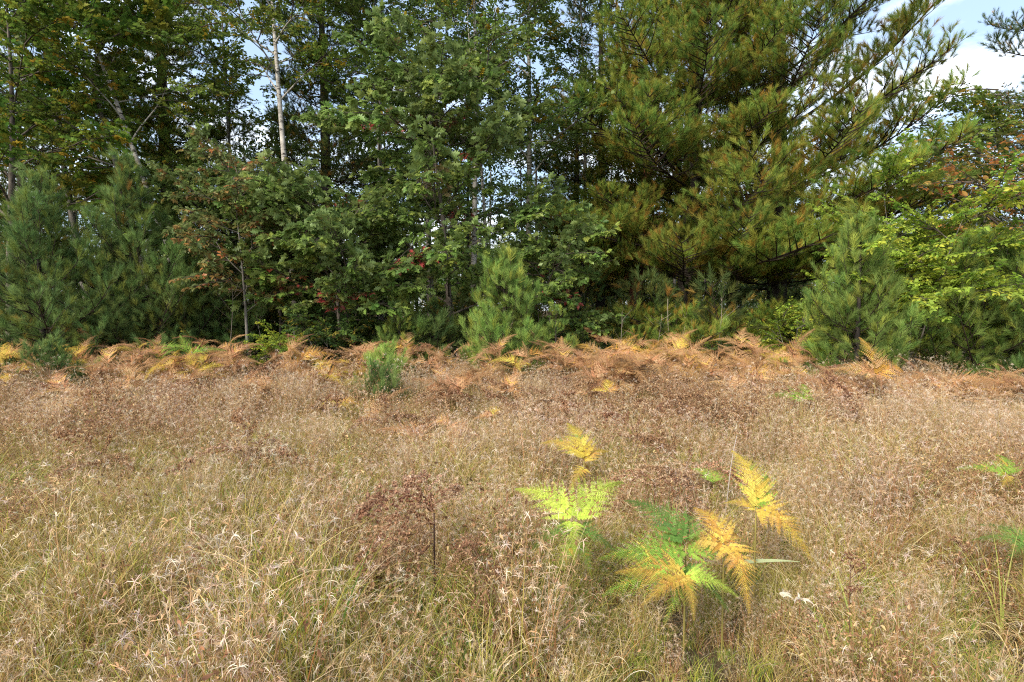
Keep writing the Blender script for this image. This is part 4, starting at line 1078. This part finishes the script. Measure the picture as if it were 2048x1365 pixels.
for i in range(225):
    px = -60 + 2170 * r.random() if i < 185 else r.uniform(1120, 1580)
    # the bank is deepest and brightest right of centre
    right = 1120 < px < 1580; leftb = px < 430
    d = r.uniform(8.6, 11.8) if right else (r.uniform(9.0, 11.2) if leftb else r.uniform(8.9, 11.4))
    if px > 1600: d = r.uniform(7.6, 9.0)
    if abs(px - 768) < 45 and d < 9.6: continue
    u = r.random(); front = d < 9.7
    if right: kind = 'f_tan' if u < .50 else 'f_or' if u < .74 else 'f_rust' if u < .97 else 'f_yel'
    elif leftb: kind = 'f_tan' if u < .42 else 'f_rust' if u < .74 else 'f_or' if u < .88 else 'f_yel' if u < .96 else 'f_green'
    elif px > 1600: kind = 'f_rust' if u < .7 else 'f_tan'
    else: kind = 'f_rust' if u < .52 else 'f_tan' if u < .80 else 'f_or' if u < .88 else 'f_brown'
    bank_fern(px, d, kind, (r.uniform(.35, .5) if px > 1600 else None))
for px, d, kind in ((30, 8.9, 'f_yel'), (10, 9.1, 'f_yel'), (320, 10.2, 'f_green'), (655, 9.1, 'f_yel'), (1250, 10.4, 'f_yel'), (1545, 10.6, 'f_yel'), (1380, 10.9, 'f_or'), (170, 10.4, 'f_or'), (590, 10.9, 'f_or'), (1030, 9.2, 'f_yel'), (720, 9.2, 'f_yel')):
    bank_fern(px, d, kind)
for i in range(36):
    px = r.uniform(-40, 1640); d = r.uniform(8.0, 9.2)
    if abs(px - 768) < 60: continue
    bank_fern(px, d, ('f_tan', 'f_rust', 'f_rust', 'f_brown')[int(r.integers(4))], r.uniform(.38, .56))
for i in range(46):
    px, d = r.uniform(-20, 2080), r.uniform(4.6, 8.6)
    x, y = at(px, d)
    if wave(np.array(x), np.array(y), 21, 1.4) < .45 and r.random() < .6: continue
    bank_fern(px, d, 'f_brown' if r.random() < .8 else 'f_rust', r.uniform(.28, .46))

def bare_sapling(px, d, H, seed):
    r = np.random.default_rng(seed); x, y = at(px, d)
    where = 'at the left' if px < 420 else 'under the oaks' if px < 1000 else 'under the huge pine' if px < 1480 else 'under the dark-trunked pine'
    t_ = thing('bare_sapling', ('short' if H < 1.5 else 'tall') + ' leafless grey sapling standing in the shade ' + where, 'sapling', (x, y, float(ground_z(x, y))), 0, 'bare saplings along the shaded forest edge')
    b = Buf(); P = trunk_curve(H, (r.uniform(-.3, .3), 0), .05, 9, r); col = (.20, .17, .14)
    tube(b, P, np.linspace(.013, .003, 9), 5, col)
    mk('trunk', b.mesh('sapling_trunk', [M_TWIG]), t_)
    b = Buf()
    for k in range(9):
        p = on_curve(P, H * r.uniform(.3, .95)); az = r.uniform(0, 6.28)
        Q = curve(p, (math.cos(az), math.sin(az), r.uniform(.3, 1.4)), H * r.uniform(.12, .3), 5, -.05, r, .08)
        tube(b, Q, np.linspace(.005, .002, 5), 3, col, cap=False)
    mk('twigs', b.mesh('sapling_twigs', [M_TWIG]), t_)
rs = np.random.default_rng(95)
for k in range(22):
    bare_sapling(float(rs.uniform(420, 1620)), float(rs.uniform(11.5, 13.2)), float(rs.uniform(1.0, 2.4)), 600 + k)
def fallen_branch(label, px, d, az, L, seed):
    r = np.random.default_rng(seed); x, y = at(px, d); b = Buf(); col = (.17, .14, .115)
    P = curve((0, 0, .12), (math.cos(az), math.sin(az), .16), L, 9, .05, r, .05)
    tube(b, P, np.linspace(.035, .010, 9), 6, col)
    for k in range(8):
        p = P[r.integers(2, 8)]; a2 = az + r.uniform(-1.2, 1.2)
        tube(b, curve(p, (math.cos(a2), math.sin(a2), r.uniform(0, 1)), r.uniform(.3, .8), 5, .1, r, .06), np.linspace(.010, .003, 5), 3, col, cap=False)
    o = mk('fallen_branch', b.mesh('fallen_branch', [M_TWIG])); o.location = (x, y, .05); o['label'] = label; o['category'] = 'branch'
fallen_branch('dead grey branch lying in the shade under the central oak', 880, 12.1, .3, 2.6, 701)
fallen_branch('dead grey branch propped up under the huge pine', 1400, 12.9, 2.6, 2.4, 702)
fallen_branch('dead grey branch lying beside the slim orange oak', 520, 12.0, .1, 2.2, 703)

# ------------------------------------------------------------------ dead weeds, stalks, single blades, fluff
def weed(label, loc, H, lean, seed, col=(.10, .055, .035), heads=True, group=None, rad=.004, name='dead_weed', cat='weed', br=7):
    r = np.random.default_rng(seed); x, y = loc
    t_ = thing(name, label, cat, (x, y, float(ground_z(x, y))), 0, group)
    b = Buf(); P = trunk_curve(H, lean, .03, 9, r)
    tube(b, P, np.linspace(rad, rad * .4, 9), 5, col)
    mk('stem', b.mesh('weed_stem', [M_TWIG]), t_)
    b = Buf(); tips = []
    for k in range(br):
        z = H * r.uniform(.55, .98); p = on_curve(P, z); az = r.uniform(0, 6.28)
        Q = curve(p, (math.cos(az), math.sin(az), r.uniform(.4, 1.3)), H * r.uniform(.08, .2), 5, 0, r)
        tube(b, Q, np.linspace(rad * .4, rad * .2, 5), 3, col, cap=False); tips += [Q[-1], Q[3]]
    if heads:
        tips = np.array(tips); T = np.repeat(tips, 5, 0) + r.normal(0, .012, (len(tips) * 5, 3))
        fluff(b, T, r, 8, .014, .003, BROWN + PINKSTRAW[:1])
    mk('seed_head', b.mesh('seed_head', [M_GRASS]), t_)
    return t_
weed('dark forb with a spiky brown seed head standing in the right meadow', spot(1838, 975, .05), .46, (.02, 0), 201)
weed('branched brown weed standing in the meadow above the withered fern', spot(1372, 885, .1), .5, (-.05, 0), 202)
weed('brown weed stem leaning left below the second shrivelled fern', spot(1062, 1330, .05), .62, (-.30, .25), 203, heads=True, br=5)
weed('reddish weed stem rising behind the pale yellow-green fern', spot(1112, 960, .2), .42, (-.10, 0), 204, br=5)
weed('brown weed in the far meadow at the left', spot(145, 880, .2), .5, (0, 0), 205)
weed('dark brown weed standing at the left of the meadow under the fern bank', spot(180, 900, .2), .48, (.03, 0), 206)
weed('thin dark weed at the bottom right of the meadow', spot(1700, 1330, .05), .5, (.05, .1), 207)
weed('rusty weed near the bottom left corner', spot(215, 1300, .1), .45, (-.05, .1), 208)
weed('pinkish weed at the lower right with loose seed heads', spot(1900, 1190, .15), .45, (.04, 0), 209, col=(.22, .11, .07))

def pole(label, name, loc, H, lean, rad, col, cat='stalk'):
    r = np.random.default_rng(int(abs(loc[0]) * 1000) + 5); x, y = loc
    b = Buf(); P = trunk_curve(H, lean, .04, 8, r)
    tube(b, P, np.linspace(rad, rad * .45, 8), 5, col)
    for k in range(2):
        p = P[3 + k * 2]; az = r.uniform(0, 6.28)
        tube(b, curve(p, (math.cos(az), math.sin(az), .8), .05, 3, 0, r), np.linspace(rad * .5, rad * .3, 3), 3, col, cap=False)
    o = mk(name, b.mesh(name, [M_TWIG])); o.location = (x, y, float(ground_z(x, y))); o['label'] = label; o['category'] = cat
    return o
pole('tall bare grey stalk leaning right beside the faded green fern', 'bare_stalk', spot(1447, 1010, .15), .72, (.13, .1), .0055, (.30, .26, .23))
pole('short black broken stalk in the grass below the lime fern', 'broken_stalk', spot(1078, 1190, .05), .34, (.01, 0), .005, (.03, .024, .02))
pole('thin pale sapling stem standing in the shade of the huge pine', 'sapling_stem', at(1343, 12.6), 1.9, (-.1, 0), .014, (.26, .22, .17))
pole('forked thin stem beside the pale sapling stem under the huge pine', 'sapling_stem', at(1356, 12.2), 1.3, (.12, 0), .010, (.24, .19, .13))

def strap(label, loc, n, L, w, az, pal, seed, th=((10, 35), (20, 70)), name='sedge_plant', cat='grass plant', z0=0.0):
    r = np.random.default_rng(seed); b = Buf()
    blades(b, n, .03, L, w, th[0], th[1], 7, pal, r, az_bias=R(az), z0=z0)
    o = mk(name, b.mesh(name, [M_GRASS])); o.location = (loc[0], loc[1], float(ground_z(*loc))); o['label'] = label; o['category'] = cat
    return o
strap('bright green broad grass blades in the left meadow', spot(125, 1150, .2), 3, (.34, .42), (.014, .02), 120, [(.28, .42, .05)], 301)
strap('yellow-green broad blades further up the left meadow', spot(150, 960, .3), 4, (.34, .46), (.012, .018), 110, [(.30, .40, .07)], 302)
strap('grey-green long blade lying right of the orange fern', spot(1490, 1118, .3), 1, (.26, .28), (.018, .022), 10, [(.30, .36, .18)], 303, ((70, 75), (10, 20)), z0=.3)
strap('yellow-green grass tuft at the bottom edge left of centre', spot(600, 1300, .2), 9, (.34, .5), (.005, .009), 60, [(.26, .32, .06), (.38, .40, .12)], 304, ((5, 30), (20, 90)), 'grass_tuft', 'grass tuft')
strap('green-yellow grass tuft near the bottom right', spot(1720, 1230, .2), 8, (.34, .5), (.006, .010), 40, [(.28, .36, .06), (.36, .38, .10)], 305, ((5, 30), (20, 90)), 'grass_tuft', 'grass tuft')
strap('tall yellow-green grass tuft at the right edge', spot(2000, 1180, .2), 10, (.4, .6), (.005, .008), 60, [(.30, .36, .08), (.34, .34, .10)], 306, ((2, 25), (20, 80)), 'grass_tuft', 'grass tuft')
strap('green grass tuft at the bottom left corner beside the edge', spot(90, 1330, .2), 12, (.3, .5), (.006, .010), 40, [(.22, .36, .06), (.30, .40, .10)], 307, ((5, 35), (20, 90)), 'grass_tuft', 'grass tuft')

def seed_pod(label, loc, seed):
    r = np.random.default_rng(seed); b = Buf()
    blades(b, 5, .008, (.04, .08), (.010, .018), (10, 60), (60, 160), 6, [(.66, .62, .54), (.58, .52, .44)], r, z0=.24)
    blades(b, 2, .005, (.26, .3), (.006, .007), (0, 6), (0, 10), 4, RUST, r)
    o = mk('dry_seed_pod', b.mesh('dry_seed_pod', [M_GRASS])); o.location = (loc[0], loc[1], float(ground_z(*loc))); o['label'] = label; o['category'] = 'seed pod'
seed_pod('curled white dry leaf below the tall yellow fern', spot(1565, 1165, .28), 401)
seed_pod('second curled white dry leaf just right of the first', spot(1600, 1175, .28), 402)
